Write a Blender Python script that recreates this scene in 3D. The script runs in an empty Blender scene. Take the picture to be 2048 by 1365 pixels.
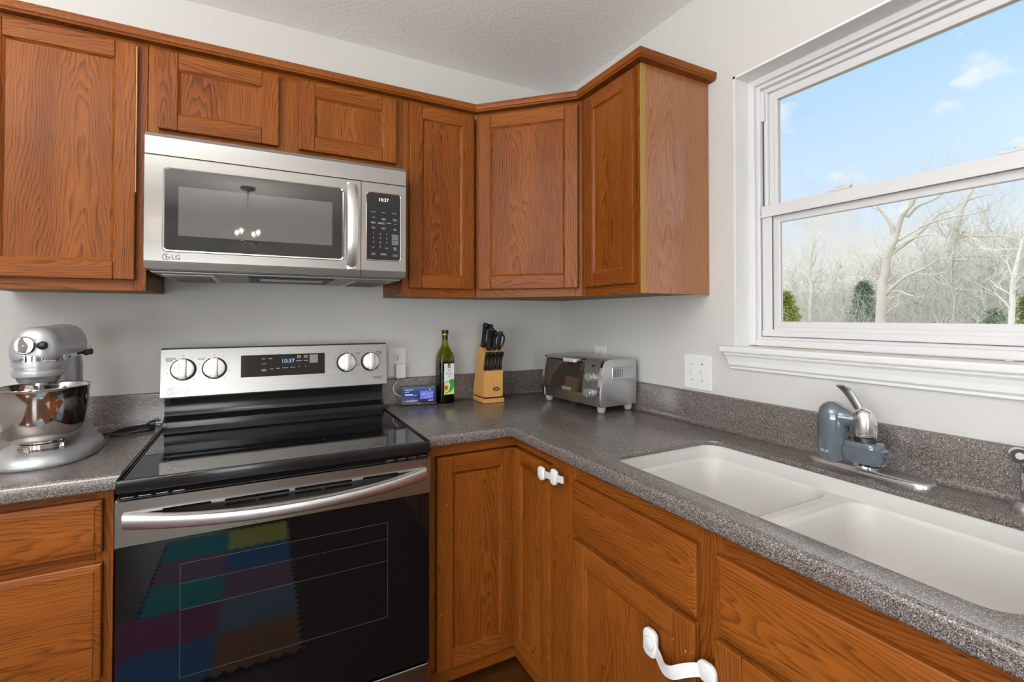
import bpy, bmesh, math, random
from math import sin, cos, pi, radians, sqrt
from mathutils import Vector, Matrix, noise

SC = bpy.context.scene
COL = SC.collection

# ------------------------------------------------------------------ camera
cam_data = bpy.data.cameras.new('camera')
cam_data.sensor_width = 36.0
cam_data.lens = 953.96 / 2048 * 36.0
cam_data.shift_y = -62.73 / 2048
cam_data.clip_start = 0.02
cam_data.clip_end = 300
camera = bpy.data.objects.new('camera', cam_data)
COL.objects.link(camera)
camera.location = (-1.4475, -2.1607, 1.306)
camera.rotation_euler = (pi / 2 + 0.0136, 0, -0.4889)
SC.camera = camera

# ------------------------------------------------------------------ colour management
SC.view_settings.view_transform = 'Standard'
SC.view_settings.look = 'None'
SC.view_settings.exposure = 0.18
SC.view_settings.gamma = 1.0
SC.view_settings.use_curve_mapping = False
try:
    SC.cycles.use_denoising = True
    SC.cycles.max_bounces = 10
    SC.cycles.diffuse_bounces = 5
    SC.cycles.glossy_bounces = 5
    SC.cycles.transmission_bounces = 8
    SC.cycles.transparent_max_bounces = 16
    SC.cycles.sample_clamp_indirect = 6.0
    SC.cycles.caustics_reflective = False
    SC.cycles.caustics_refractive = False
except Exception:
    pass


def nd(nt, kind, **kw):
    n = nt.nodes.new(kind)
    for k, v in kw.items():
        if k.startswith('i_'):
            n.inputs[k[2:].replace('_', ' ')].default_value = v
        else:
            setattr(n, k, v)
    return n


def ramp(nt, stops, interp='LINEAR'):
    r = nt.nodes.new('ShaderNodeValToRGB')
    cr = r.color_ramp
    cr.interpolation = interp
    while len(cr.elements) > 1:
        cr.elements.remove(cr.elements[-1])
    cr.elements[0].position = stops[0][0]
    cr.elements[0].color = (*stops[0][1], 1)
    for p, c in stops[1:]:
        e = cr.elements.new(p)
        e.color = (*c, 1)
    return r


def lin(r, g, b):
    f = lambda c: (c / 255 / 12.92) if c <= 10 else ((c / 255 + 0.055) / 1.055) ** 2.4
    return (f(r), f(g), f(b))


# ------------------------------------------------------------------ sky
def make_world():
    w = bpy.data.worlds.new('daylight_sky')
    SC.world = w
    w.use_nodes = True
    nt = w.node_tree
    nt.nodes.clear()
    L = nt.links
    out = nd(nt, 'ShaderNodeOutputWorld')
    bg = nd(nt, 'ShaderNodeBackground')
    tc = nd(nt, 'ShaderNodeTexCoord')
    sep = nd(nt, 'ShaderNodeSeparateXYZ')
    L.new(tc.outputs['Generated'], sep.inputs[0])
    r = ramp(nt, [(0.0, lin(205, 205, 200)), (0.09, lin(226, 228, 230)), (0.15, lin(214, 231, 249)), (0.28, lin(199, 224, 251)),
                  (0.42, lin(176, 215, 251)), (0.8, lin(150, 198, 246))])
    L.new(sep.outputs['Z'], r.inputs[0])
    mp = nd(nt, 'ShaderNodeMapping')
    mp.inputs['Scale'].default_value = (1.0, 1.0, 1.7)
    mp.inputs['Location'].default_value = (0.35, 0.9, 0.2)
    L.new(tc.outputs['Generated'], mp.inputs[0])
    nz = nd(nt, 'ShaderNodeTexNoise', i_Scale=9.5, i_Detail=4.0, i_Roughness=0.5)
    L.new(mp.outputs[0], nz.inputs['Vector'])
    cr = ramp(nt, [(0.60, (0, 0, 0)), (0.70, (0.85, 0.85, 0.85))])
    L.new(nz.outputs['Fac'], cr.inputs[0])
    # low cloud bank near the horizon
    nz2 = nd(nt, 'ShaderNodeTexNoise', i_Scale=4.0, i_Detail=5.0, i_Roughness=0.55)
    L.new(tc.outputs['Generated'], nz2.inputs['Vector'])
    ad = nd(nt, 'ShaderNodeMath', operation='MULTIPLY_ADD')
    L.new(nz2.outputs['Fac'], ad.inputs[0])
    ad.inputs[1].default_value = 0.45
    sb = nd(nt, 'ShaderNodeMath', operation='MULTIPLY')
    L.new(sep.outputs['Z'], sb.inputs[0])
    sb.inputs[1].default_value = -1.0
    L.new(sb.outputs[0], ad.inputs[2])
    cr2 = ramp(nt, [(0.03, (0, 0, 0)), (0.13, (1, 1, 1))])
    L.new(ad.outputs[0], cr2.inputs[0])
    mx = nd(nt, 'ShaderNodeMixRGB')
    L.new(cr.outputs[0], mx.inputs[0])
    L.new(r.outputs[0], mx.inputs[1])
    mx.inputs[2].default_value = (*lin(240, 243, 248), 1)
    mx2 = nd(nt, 'ShaderNodeMixRGB')
    L.new(cr2.outputs[0], mx2.inputs[0])
    L.new(mx.outputs[0], mx2.inputs[1])
    mx2.inputs[2].default_value = (*lin(228, 225, 222), 1)
    hi = nd(nt, 'ShaderNodeMapRange')
    hi.inputs['From Min'].default_value = 0.42
    hi.inputs['From Max'].default_value = 0.62
    L.new(sep.outputs['Z'], hi.inputs['Value'])
    mx3 = nd(nt, 'ShaderNodeMixRGB')
    L.new(hi.outputs[0], mx3.inputs[0])
    L.new(mx2.outputs[0], mx3.inputs[1])
    mx3.inputs[2].default_value = (0.80, 0.79, 0.76, 1)
    L.new(mx3.outputs[0], bg.inputs['Color'])
    # unseen sky overhead and behind the house, boosted several times as added light
    up = nd(nt, 'ShaderNodeMapRange', interpolation_type='SMOOTHSTEP')
    up.inputs['From Min'].default_value = 0.42
    up.inputs['From Max'].default_value = 0.85
    up.inputs['To Max'].default_value = 2.6
    L.new(sep.outputs['Z'], up.inputs['Value'])
    bk = nd(nt, 'ShaderNodeMapRange', interpolation_type='SMOOTHSTEP')
    bk.inputs['From Min'].default_value = 0.1
    bk.inputs['From Max'].default_value = -0.7
    bk.inputs['To Max'].default_value = 1.6
    L.new(sep.outputs['X'], bk.inputs['Value'])
    sm = nd(nt, 'ShaderNodeMath', operation='ADD')
    L.new(up.outputs[0], sm.inputs[0])
    L.new(bk.outputs[0], sm.inputs[1])
    s1 = nd(nt, 'ShaderNodeMath', operation='ADD')
    L.new(sm.outputs[0], s1.inputs[0])
    s1.inputs[1].default_value = 1.0
    L.new(s1.outputs[0], bg.inputs['Strength'])
    L.new(bg.outputs[0], out.inputs[0])


make_world()

# ------------------------------------------------------------------ lights
sun_data = bpy.data.lights.new('hazy_sun', 'SUN')
sun_data.energy = 1.3
sun_data.angle = radians(95)
sun_data.color = (1.0, 0.98, 0.95)
sun = bpy.data.objects.new('hazy_sun', sun_data)
COL.objects.link(sun)
sun.rotation_euler = Vector((-0.80, 0.20, -0.45)).to_track_quat('-Z', 'Y').to_euler()


def area(name, loc, target, sx, sy, energy, col=(1, 1, 1)):
    d = bpy.data.lights.new(name, 'AREA')
    d.shape = 'RECTANGLE'
    d.size = sx
    d.size_y = sy
    d.energy = energy
    d.color = col
    o = bpy.data.objects.new(name, d)
    COL.objects.link(o)
    o.location = loc
    o.rotation_euler = (Vector(target) - Vector(loc)).to_track_quat('-Z', 'Y').to_euler()
    return o


# daylight coming in through the patio door behind and added fill lamps on the left
area('patio_door_daylight', (-2.15, -5.66, 1.15), (-2.15, 0, 1.1), 0.8, 1.95, 46, (0.95, 0.98, 1.0))
area('left_fill_light', (-3.46, -2.9, 1.45), (0, -1.7, 1.6), 2.3, 1.25, 36, (0.94, 0.97, 1.0))  # added fill lamp standing in the added left window
area('upward_fill_light', (-3.44, -2.9, 1.1), (-1.1, -1.5, 2.6), 2.3, 0.6, 22, (1.0, 0.98, 0.95))  # added lamp aimed upward to brighten the ceiling


# ------------------------------------------------------------------ mesh builder
class MB:
    def __init__(s):
        s.V, s.F, s.G, s.M, s.S = [], [], [], [], []

    def raw(s, verts, faces, M=None, grain=None, mat=0, smooth=False):
        b = len(s.V)
        vs = [Vector(v) for v in verts]
        if grain is None:
            gs = [(v.x, v.y, v.z) for v in vs]
        else:
            lo = [min(v[i] for v in vs) for i in range(3)]
            hi = [max(v[i] for v in vs) for i in range(3)]
            oth = [i for i in range(3) if i != grain]
            ext = [hi[i] - lo[i] for i in oth]
            ac, dp = (oth[0], oth[1]) if ext[0] >= ext[1] else (oth[1], oth[0])
            r1 = random.uniform(-9, 9)
            cen = (lo[ac] + hi[ac]) / 2
            wd = hi[ac] - lo[ac]
            r2 = random.uniform(-0.25, 0.25) * wd if wd > 0.11 else random.choice((-1, 1)) * random.uniform(0.03, 0.09)
            r3 = random.uniform(0.03, 0.07)
            gs = [(v[grain] + r1, v[ac] - cen + r2, v[dp] - lo[dp] + r3) for v in vs]
        if M is not None:
            vs = [M @ v for v in vs]
        s.V += [tuple(v) for v in vs]
        s.G += gs
        s.F += [tuple(i + b for i in f) for f in faces]
        s.M += [mat] * len(faces)
        s.S += [smooth] * len(faces)
        return s

    def bm(s, tb, **kw):
        tb.verts.index_update()
        s.raw([v.co.copy() for v in tb.verts], [[v.index for v in f.verts] for f in tb.faces], **kw)
        tb.free()
        return s

    def box(s, x0, x1, y0, y1, z0, z1, bev=0.0, seg=2, **kw):
        if x1 < x0: x0, x1 = x1, x0
        if y1 < y0: y0, y1 = y1, y0
        if z1 < z0: z0, z1 = z1, z0
        tb = bmesh.new()
        bmesh.ops.create_cube(tb, size=1.0)
        for v in tb.verts:
            v.co = Vector((x0 + (v.co.x + .5) * (x1 - x0), y0 + (v.co.y + .5) * (y1 - y0), z0 + (v.co.z + .5) * (z1 - z0)))
        if bev > 0:
            bev = min(bev, 0.49 * min(x1 - x0, y1 - y0, z1 - z0))
            bmesh.ops.bevel(tb, geom=tb.edges[:], offset=bev, segments=seg, profile=0.5, affect='EDGES')
        return s.bm(tb, **kw)

    def prism(s, poly, axis, a, b, bev=0.0, seg=2, **kw):
        """2-D polygon extruded along an axis; poly holds the other two coordinates in x,y,z order"""
        tb = bmesh.new()

        def P(p, t):
            if axis == 0: return (t, p[0], p[1])
            if axis == 1: return (p[0], t, p[1])
            return (p[0], p[1], t)
        A = [tb.verts.new(P(p, a)) for p in poly]
        B = [tb.verts.new(P(p, b)) for p in poly]
        n = len(poly)
        tb.faces.new(A)
        tb.faces.new(B[::-1])
        for i in range(n):
            tb.faces.new((A[i], B[i], B[(i + 1) % n], A[(i + 1) % n]))
        bmesh.ops.recalc_face_normals(tb, faces=tb.faces[:])
        if bev > 0:
            es = [e for e in tb.edges if e.calc_face_angle(0) > radians(28)]
            bmesh.ops.bevel(tb, geom=es, offset=bev, segments=seg, profile=0.5, affect='EDGES')
        return s.bm(tb, **kw)

    def loft(s, rings, cap0=True, cap1=True, closed=True, **kw):
        n = len(rings[0])
        V, F = [], []
        for r in rings:
            V += list(r)
        for k in range(len(rings) - 1):
            for i in range(n if closed else n - 1):
                j = (i + 1) % n
                F.append((k * n + i, k * n + j, (k + 1) * n + j, (k + 1) * n + i))
        if cap0: F.append(tuple(range(n))[::-1])
        if cap1: F.append(tuple((len(rings) - 1) * n + i for i in range(n)))
        kw.setdefault('smooth', True)
        tb = bmesh.new()
        vv = [tb.verts.new(v) for v in V]
        for f in F:
            try:
                tb.faces.new([vv[i] for i in f])
            except ValueError:
                pass
        bmesh.ops.recalc_face_normals(tb, faces=tb.faces[:])
        return s.bm(tb, **kw)

    def lathe(s, prof, n=32, c=(0, 0, 0), cap0=True, cap1=True, sx=1.0, sy=1.0, **kw):
        rings = [[Vector((c[0] + r * sx * cos(2 * pi * i / n), c[1] + r * sy * sin(2 * pi * i / n), c[2] + z)) for i in range(n)] for r, z in prof]
        return s.loft(rings, cap0, cap1, **kw)

    def cyl(s, p0, p1, r0, r1=None, n=20, **kw):
        r1 = r0 if r1 is None else r1
        p0, p1 = Vector(p0), Vector(p1)
        q = (p1 - p0).to_track_quat('Z', 'Y')
        rings = []
        for p, r in ((p0, r0), (p1, r1)):
            rings.append([p + q @ Vector((r * cos(2 * pi * i / n), r * sin(2 * pi * i / n), 0)) for i in range(n)])
        return s.loft(rings, **kw)

    def turned(s, p0, d, prof, n=24, **kw):
        """lathe profile [(r, t)] along direction d from p0"""
        p0, d = Vector(p0), Vector(d).normalized()
        q = d.to_track_quat('Z', 'Y')
        rings = [[p0 + d * t + q @ Vector((r * cos(2 * pi * i / n), r * sin(2 * pi * i / n), 0)) for i in range(n)] for r, t in prof]
        return s.loft(rings, **kw)

    def tube(s, pts, r, n=8, **kw):
        pts = [Vector(p) for p in pts]
        rr = r if isinstance(r, (list, tuple)) else [r] * len(pts)
        rings = []
        t0 = (pts[1] - pts[0]).normalized()
        up = Vector((0, 0, 1)) if abs(t0.z) < 0.9 else Vector((1, 0, 0))
        u = (up - t0 * up.dot(t0)).normalized()
        for i, p in enumerate(pts):
            if i == 0: t = t0
            elif i == len(pts) - 1: t = (pts[i] - pts[i - 1]).normalized()
            else: t = ((pts[i + 1] - p).normalized() + (p - pts[i - 1]).normalized()).normalized()
            u = (u - t * u.dot(t))
            u = u.normalized() if u.length > 1e-6 else t.orthogonal().normalized()
            w = t.cross(u)
            rings.append([p + (u * cos(2 * pi * k / n) + w * sin(2 * pi * k / n)) * rr[i] for k in range(n)])
        return s.loft(rings, **kw)

    def ell(s, c, rx, ry, rz, n=24, m=12, **kw):
        prof = [(max(1e-4, sin(pi * k / m)), -cos(pi * k / m)) for k in range(m + 1)]
        rings = [[Vector((c[0] + rx * r * cos(2 * pi * i / n), c[1] + ry * r * sin(2 * pi * i / n), c[2] + rz * z)) for i in range(n)] for r, z in prof]
        return s.loft(rings, **kw)

    def sweep(s, prof, path, **kw):
        """profile [(offset to the right of travel, z)] along a plan polyline, mitred"""
        P = [Vector((p[0], p[1])) for p in path]
        rings = []
        for i, p in enumerate(P):
            d0 = (P[i] - P[i - 1]).normalized() if i > 0 else None
            d1 = (P[i + 1] - P[i]).normalized() if i < len(P) - 1 else None
            n0 = Vector((d0.y, -d0.x)) if d0 else None
            n1 = Vector((d1.y, -d1.x)) if d1 else None
            if n0 is None: m = n1
            elif n1 is None: m = n0
            else:
                m = (n0 + n1).normalized()
                m = m / m.dot(n0)
            rings.append([Vector((p.x + m.x * o, p.y + m.y * o, z)) for o, z in prof])
        kw.setdefault('smooth', False)
        return s.loft(rings, **kw)

    def text(s, txt, size, M, ext=0.0004, align='LEFT', **kw):
        cu = bpy.data.curves.new('lettering', 'FONT')
        cu.body = txt
        cu.size = size
        cu.extrude = ext
        cu.align_x = align
        cu.resolution_u = 3
        o = bpy.data.objects.new('lettering', cu)
        COL.objects.link(o)
        dg = bpy.context.evaluated_depsgraph_get()
        me = bpy.data.meshes.new_from_object(o.evaluated_get(dg))
        s.raw([v.co.copy() for v in me.vertices], [tuple(p.vertices) for p in me.polygons], M=M, **kw)
        bpy.data.objects.remove(o)
        bpy.data.curves.remove(cu)
        bpy.data.meshes.remove(me)
        return s

    def build(s, name, mats, parent=None, sharp=35, wn=False):
        me = bpy.data.meshes.new(name)
        me.from_pydata(s.V, [], s.F)
        me.polygons.foreach_set('use_smooth', s.S)
        me.polygons.foreach_set('material_index', s.M)
        a = me.attributes.new('grain', 'FLOAT_VECTOR', 'POINT')
        a.data.foreach_set('vector', [c for g in s.G for c in g])
        uv = me.uv_layers.new(name='UVMap')
        co = s.V
        buf = [0.0] * (2 * len(me.loops))
        for p in me.polygons:
            n = p.normal
            ax = 2 if abs(n.z) > max(abs(n.x), abs(n.y)) else (1 if abs(n.y) >= abs(n.x) else 0)
            for li in p.loop_indices:
                v = co[me.loops[li].vertex_index]
                buf[2 * li] = v[1] if ax == 0 else v[0]
                buf[2 * li + 1] = v[1] if ax == 2 else v[2]
        uv.data.foreach_set('uv', buf)
        if any(s.S):
            me.set_sharp_from_angle(angle=radians(sharp))
        for m in (mats if isinstance(mats, (list, tuple)) else [mats]):
            me.materials.append(m)
        me.update()
        o = bpy.data.objects.new(name, me)
        COL.objects.link(o)
        if parent is not None: o.parent = parent
        if wn:
            md = o.modifiers.new('shade', 'WEIGHTED_NORMAL')
            md.keep_sharp = True
        return o


def tag(o, label, cat, group=None, kind=None):
    o['label'] = label
    o['category'] = cat
    if group: o['group'] = group
    if kind: o['kind'] = kind
    return o


def thing(name, label, cat, loc=(0, 0, 0), rz=0.0, group=None):
    o = bpy.data.objects.new(name, None)
    o.empty_display_size = 0.05
    COL.objects.link(o)
    o.location = loc
    o.rotation_euler = (0, 0, rz)
    return tag(o, label, cat, group)


def struct(o):
    o['kind'] = 'structure'
    return o


def rrect(x0, x1, y0, y1, r, n=6):
    pts = []
    for cx, cy, a in ((x1 - r, y1 - r, 0), (x0 + r, y1 - r, 90), (x0 + r, y0 + r, 180), (x1 - r, y0 + r, 270)):
        for k in range(n + 1):
            t = radians(a + 90 * k / n)
            pts.append((cx + r * cos(t), cy + r * sin(t)))
    return pts


def XZ(x, y, z, s=1.0):
    """matrix for flat text standing on a wall that faces -y: text x -> x, text y -> z"""
    return Matrix.Translation((x, y, z)) @ Matrix.Rotation(pi / 2, 4, 'X')

# ------------------------------------------------------------------ materials
def mat(name):
    m = bpy.data.materials.new(name)
    m.use_nodes = True
    nt = m.node_tree
    b = nt.nodes['Principled BSDF']
    return m, nt, b, nt.links


def plain(name, col, rough=0.5, metal=0.0, spec=0.5, coat=0.0, trans=0.0, ior=1.45, emit=None, es=0.0, bump=None, var=.15):
    m, nt, b, L = mat(name)
    b.inputs['Base Color'].default_value = (*col, 1)
    b.inputs['Roughness'].default_value = rough
    b.inputs['Metallic'].default_value = metal
    b.inputs['Specular IOR Level'].default_value = spec
    b.inputs['Coat Weight'].default_value = coat
    b.inputs['Coat Roughness'].default_value = 0.08
    b.inputs['Transmission Weight'].default_value = trans
    b.inputs['IOR'].default_value = ior
    if emit:
        b.inputs['Emission Color'].default_value = (*emit, 1)
        b.inputs['Emission Strength'].default_value = es
    # slight unevenness so that no surface is perfectly uniform
    tc = nd(nt, 'ShaderNodeTexCoord')
    nz = nd(nt, 'ShaderNodeTexNoise', i_Scale=(bump or (35, 0))[0], i_Detail=3.0)
    L.new(tc.outputs['Object'], nz.inputs['Vector'])
    mr = nd(nt, 'ShaderNodeMapRange')
    mr.inputs['To Min'].default_value = rough * (1 - var)
    mr.inputs['To Max'].default_value = min(1.0, rough * (1 + var))
    L.new(nz.outputs['Fac'], mr.inputs['Value'])
    L.new(mr.outputs[0], b.inputs['Roughness'])
    if bump and bump[1]:
        bp = nd(nt, 'ShaderNodeBump', i_Strength=bump[1], i_Distance=bump[2] if len(bump) > 2 else 0.002)
        L.new(nz.outputs['Fac'], bp.inputs['Height'])
        L.new(bp.outputs[0], b.inputs['Normal'])
    return m


def oak(name, light, mid, dark, rough=0.36, coat=0.25):
    """varnished plain-sawn oak: growth rings cut by the board face, plus pores along the grain"""
    m, nt, b, L = mat(name)
    at = nd(nt, 'ShaderNodeAttribute', attribute_name='grain')
    sep = nd(nt, 'ShaderNodeSeparateXYZ')
    L.new(at.outputs['Vector'], sep.inputs[0])

    def M(op, a, c=None, d=None):
        n = nd(nt, 'ShaderNodeMath', operation=op)
        for i, v in enumerate((a, c, d)):
            if v is None: continue
            if isinstance(v, (int, float)): n.inputs[i].default_value = v
            else: L.new(v, n.inputs[i])
        return n.outputs[0]
    # wobble
    mp = nd(nt, 'ShaderNodeMapping')
    mp.inputs['Scale'].default_value = (3.0, 16.0, 16.0)
    L.new(at.outputs['Vector'], mp.inputs[0])
    nz = nd(nt, 'ShaderNodeTexNoise', i_Scale=1.0, i_Detail=2.0)
    L.new(mp.outputs[0], nz.inputs['Vector'])
    wob = M('MULTIPLY', M('SUBTRACT', nz.outputs['Fac'], 0.5), 0.050)
    r = M('SQRT', M('ADD', M('MULTIPLY', sep.outputs['Y'], sep.outputs['Y']), M('MULTIPLY', M('MULTIPLY', sep.outputs['Z'], sep.outputs['Z']), 1.0)))
    t = M('ADD', M('ADD', r, M('MULTIPLY', sep.outputs['X'], 0.055)), wob)
    saw = M('FRACT', M('MULTIPLY', t, 165.0))
    rc = ramp(nt, [(0.0, (0.12, 0.12, 0.12)), (0.12, (0.0, 0.0, 0.0)), (0.55, (0.35, 0.35, 0.35)), (0.88, (1, 1, 1)), (1.0, (0.2, 0.2, 0.2))])
    L.new(saw, rc.inputs[0])
    # pores
    mp2 = nd(nt, 'ShaderNodeMapping')
    mp2.inputs['Scale'].default_value = (11.0, 620.0, 620.0)
    L.new(at.outputs['Vector'], mp2.inputs[0])
    nz2 = nd(nt, 'ShaderNodeTexNoise', i_Scale=1.0, i_Detail=2.0)
    L.new(mp2.outputs[0], nz2.inputs['Vector'])
    pc = ramp(nt, [(0.44, (0, 0, 0)), (0.66, (1, 1, 1))])
    L.new(nz2.outputs['Fac'], pc.inputs[0])
    # broad tone change
    mp3 = nd(nt, 'ShaderNodeMapping')
    mp3.inputs['Scale'].default_value = (1.2, 9.0, 9.0)
    L.new(at.outputs['Vector'], mp3.inputs[0])
    nz3 = nd(nt, 'ShaderNodeTexNoise', i_Scale=1.0, i_Detail=2.0)
    L.new(mp3.outputs[0], nz3.inputs['Vector'])
    lm = ramp(nt, [(0.3, light), (0.7, mid)])
    L.new(nz3.outputs['Fac'], lm.inputs[0])
    vary = M('ADD', M('MULTIPLY', nz3.outputs['Fac'], 0.7), 0.02)
    f = M('MINIMUM', M('ADD', M('MULTIPLY', rc.outputs[0], vary), M('MULTIPLY', M('MULTIPLY', pc.outputs[0], 0.75), M('ADD', M('MULTIPLY', rc.outputs[0], 0.5), 0.32))), 1.0)
    mx = nd(nt, 'ShaderNodeMixRGB')
    L.new(f, mx.inputs[0])
    L.new(lm.outputs[0], mx.inputs[1])
    mx.inputs[2].default_value = (*dark, 1)
    L.new(mx.outputs[0], b.inputs['Base Color'])
    b.inputs['Roughness'].default_value = rough
    b.inputs['Coat Weight'].default_value = coat
    b.inputs['Coat Roughness'].default_value = 0.22
    b.inputs['Specular IOR Level'].default_value = 0.16
    bp = nd(nt, 'ShaderNodeBump', i_Strength=0.25, i_Distance=0.0006)
    L.new(f, bp.inputs['Height'])
    bp.invert = True
    L.new(bp.outputs[0], b.inputs['Normal'])
    return m


def steel(name, col=(0.60, 0.58, 0.56), rough=0.24, aniso=0.85, streak=(2.0, 2.0, 700.0)):
    m, nt, b, L = mat(name)
    b.inputs['Metallic'].default_value = 1.0
    b.inputs['Anisotropic'].default_value = aniso
    b.inputs['Anisotropic Rotation'].default_value = 0.0
    tg = nd(nt, 'ShaderNodeTangent', direction_type='UV_MAP', uv_map='UVMap')
    L.new(tg.outputs[0], b.inputs['Tangent'])
    tc = nd(nt, 'ShaderNodeTexCoord')
    mp = nd(nt, 'ShaderNodeMapping')
    mp.inputs['Scale'].default_value = streak
    L.new(tc.outputs['Object'], mp.inputs[0])
    nz = nd(nt, 'ShaderNodeTexNoise', i_Scale=1.0, i_Detail=3.0)
    L.new(mp.outputs[0], nz.inputs['Vector'])
    c = ramp(nt, [(0.3, tuple(x * 0.93 for x in col)), (0.7, tuple(min(1, x * 1.05) for x in col))])
    L.new(nz.outputs['Fac'], c.inputs[0])
    L.new(c.outputs[0], b.inputs['Base Color'])
    mr = nd(nt, 'ShaderNodeMapRange')
    mr.inputs['To Min'].default_value = rough - 0.05
    mr.inputs['To Max'].default_value = rough + 0.06
    L.new(nz.outputs['Fac'], mr.inputs['Value'])
    L.new(mr.outputs[0], b.inputs['Roughness'])
    return m


def counter_mat():
    m, nt, b, L = mat('speckled_solid_surface')
    tc = nd(nt, 'ShaderNodeTexCoord')
    v1 = nd(nt, 'ShaderNodeTexVoronoi', i_Scale=980.0)
    v2 = nd(nt, 'ShaderNodeTexVoronoi', i_Scale=760.0)
    L.new(tc.outputs['Object'], v1.inputs['Vector'])
    L.new(tc.outputs['Object'], v2.inputs['Vector'])
    s1 = nd(nt, 'ShaderNodeSeparateColor')
    s2 = nd(nt, 'ShaderNodeSeparateColor')
    L.new(v1.outputs['Color'], s1.inputs[0])
    L.new(v2.outputs['Color'], s2.inputs[0])
    r1 = ramp(nt, [(0.0, lin(64, 57, 54)), (0.28, lin(86, 78, 75)), (0.5, lin(105, 97, 94)), (0.70, lin(125, 118, 115)), (0.88, lin(150, 143, 140))], 'CONSTANT')
    L.new(s1.outputs[0], r1.inputs[0])
    k = ramp(nt, [(0.0, (0, 0, 0)), (0.962, (1, 1, 1))], 'CONSTANT')
    L.new(s2.outputs[1], k.inputs[0])
    mx = nd(nt, 'ShaderNodeMixRGB')
    L.new(k.outputs[0], mx.inputs[0])
    L.new(r1.outputs[0], mx.inputs[1])
    mx.inputs[2].default_value = (*lin(178, 169, 158), 1)
    k2 = ramp(nt, [(0.0, (0, 0, 0)), (0.88, (1, 1, 1))], 'CONSTANT')
    L.new(s2.outputs[2], k2.inputs[0])
    mx2 = nd(nt, 'ShaderNodeMixRGB')
    L.new(k2.outputs[0], mx2.inputs[0])
    L.new(mx.outputs[0], mx2.inputs[1])
    mx2.inputs[2].default_value = (*lin(44, 38, 36), 1)
    L.new(mx2.outputs[0], b.inputs['Base Color'])
    b.inputs['Roughness'].default_value = 0.24
    b.inputs['Specular IOR Level'].default_value = 0.95
    return m


def paint_mat(name, col, scale, strength, rough=0.85):
    m, nt, b, L = mat(name)
    tc = nd(nt, 'ShaderNodeTexCoord')
    nz = nd(nt, 'ShaderNodeTexNoise', i_Scale=scale, i_Detail=5.0, i_Roughness=0.6)
    L.new(tc.outputs['Object'], nz.inputs['Vector'])
    bp = nd(nt, 'ShaderNodeBump', i_Strength=strength, i_Distance=0.004)
    L.new(nz.outputs['Fac'], bp.inputs['Height'])
    L.new(bp.outputs[0], b.inputs['Normal'])
    b.inputs['Base Color'].default_value = (*col, 1)
    b.inputs['Roughness'].default_value = rough
    b.inputs['Specular IOR Level'].default_value = 0.3
    return m


def pane_mat():
    m = bpy.data.materials.new('window_glass')
    m.use_nodes = True
    nt = m.node_tree
    nt.nodes.clear()
    out = nd(nt, 'ShaderNodeOutputMaterial')
    tr = nd(nt, 'ShaderNodeBsdfTransparent')
    tr.inputs[0].default_value = (0.97, 0.985, 0.98, 1)
    gl = nd(nt, 'ShaderNodeBsdfGlossy')
    gl.inputs['Roughness'].default_value = 0.0
    fr = nd(nt, 'ShaderNodeFresnel', i_IOR=1.35)
    mx = nd(nt, 'ShaderNodeMixShader')
    nt.links.new(fr.outputs[0], mx.inputs[0])
    nt.links.new(tr.outputs[0], mx.inputs[1])
    nt.links.new(gl.outputs[0], mx.inputs[2])
    nt.links.new(mx.outputs[0], out.inputs[0])
    return m


def screen_mat(name, kind):
    """lit screen of the smart display: blue gradient with a brighter picture block"""
    m, nt, b, L = mat(name)
    tc = nd(nt, 'ShaderNodeTexCoord')
    sep = nd(nt, 'ShaderNodeSeparateXYZ')
    L.new(tc.outputs['Generated'], sep.inputs[0])
    r = ramp(nt, [(0.0, lin(8, 14, 40)), (0.35, lin(14, 40, 110)), (0.75, lin(30, 60, 120)), (1.0, lin(70, 105, 130))])
    L.new(sep.outputs['Z'], r.inputs[0])
    b.inputs['Base Color'].default_value = (0.005, 0.006, 0.01, 1)
    b.inputs['Roughness'].default_value = 0.08
    L.new(r.outputs[0], b.inputs['Emission Color'])
    b.inputs['Emission Strength'].default_value = 0.9
    b.inputs['Specular IOR Level'].default_value = 0.15
    return m


OAK = oak('honey_oak', (0.275, 0.083, 0.0105), (0.192, 0.050, 0.0060), (0.043, 0.010, 0.002), rough=.40, coat=.03)
VENEER = oak('oak_veneer_panel', (0.36, 0.150, 0.055), (0.31, 0.120, 0.040), (0.15, 0.045, 0.014), rough=.30, coat=1.0)
OAK_RAW = plain('unfinished_oak_edge', (0.30, 0.19, 0.05), 0.6)
UNDER = plain('cabinet_underside', (0.20, 0.125, 0.075), 0.6)
MAPLE = oak('maple_block', (0.66, 0.36, 0.115), (0.58, 0.30, 0.09), (0.46, 0.21, 0.055), rough=0.42, coat=0.1)
WALL = paint_mat('wall_paint', (0.585, 0.58, 0.565), 260, 0.06)
CEIL = paint_mat('ceiling_paint', (0.89, 0.89, 0.89), 60, 0.55)
WHITE = plain('white_trim_paint', (0.74, 0.74, 0.74), 0.42)
VINYL = plain('white_vinyl', (0.66, 0.66, 0.67), 0.35)
GASKET = plain('dark_gasket', (0.10, 0.10, 0.10), 0.6)
COUNTER = counter_mat()
SINKW = plain('white_sink_surface', (0.64, 0.63, 0.61), 0.28, var=.01)
STEEL = steel('brushed_steel', (0.33, 0.32, 0.31))
STEEL2 = steel('brushed_steel_handle', (0.64, 0.63, 0.62), 0.34, 0.5)
CHROME = plain('polished_chrome', (0.78, 0.78, 0.79), 0.06, 1.0)
SATIN = plain('satin_metal', (0.60, 0.60, 0.60), 0.3, 1.0)
BOWL = plain('polished_bowl_steel', (0.62, 0.58, 0.54), 0.09, 1.0)
BLKGLASS = plain('black_glass', (0.006, 0.006, 0.007), 0.04, 0.0, 0.5)
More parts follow.
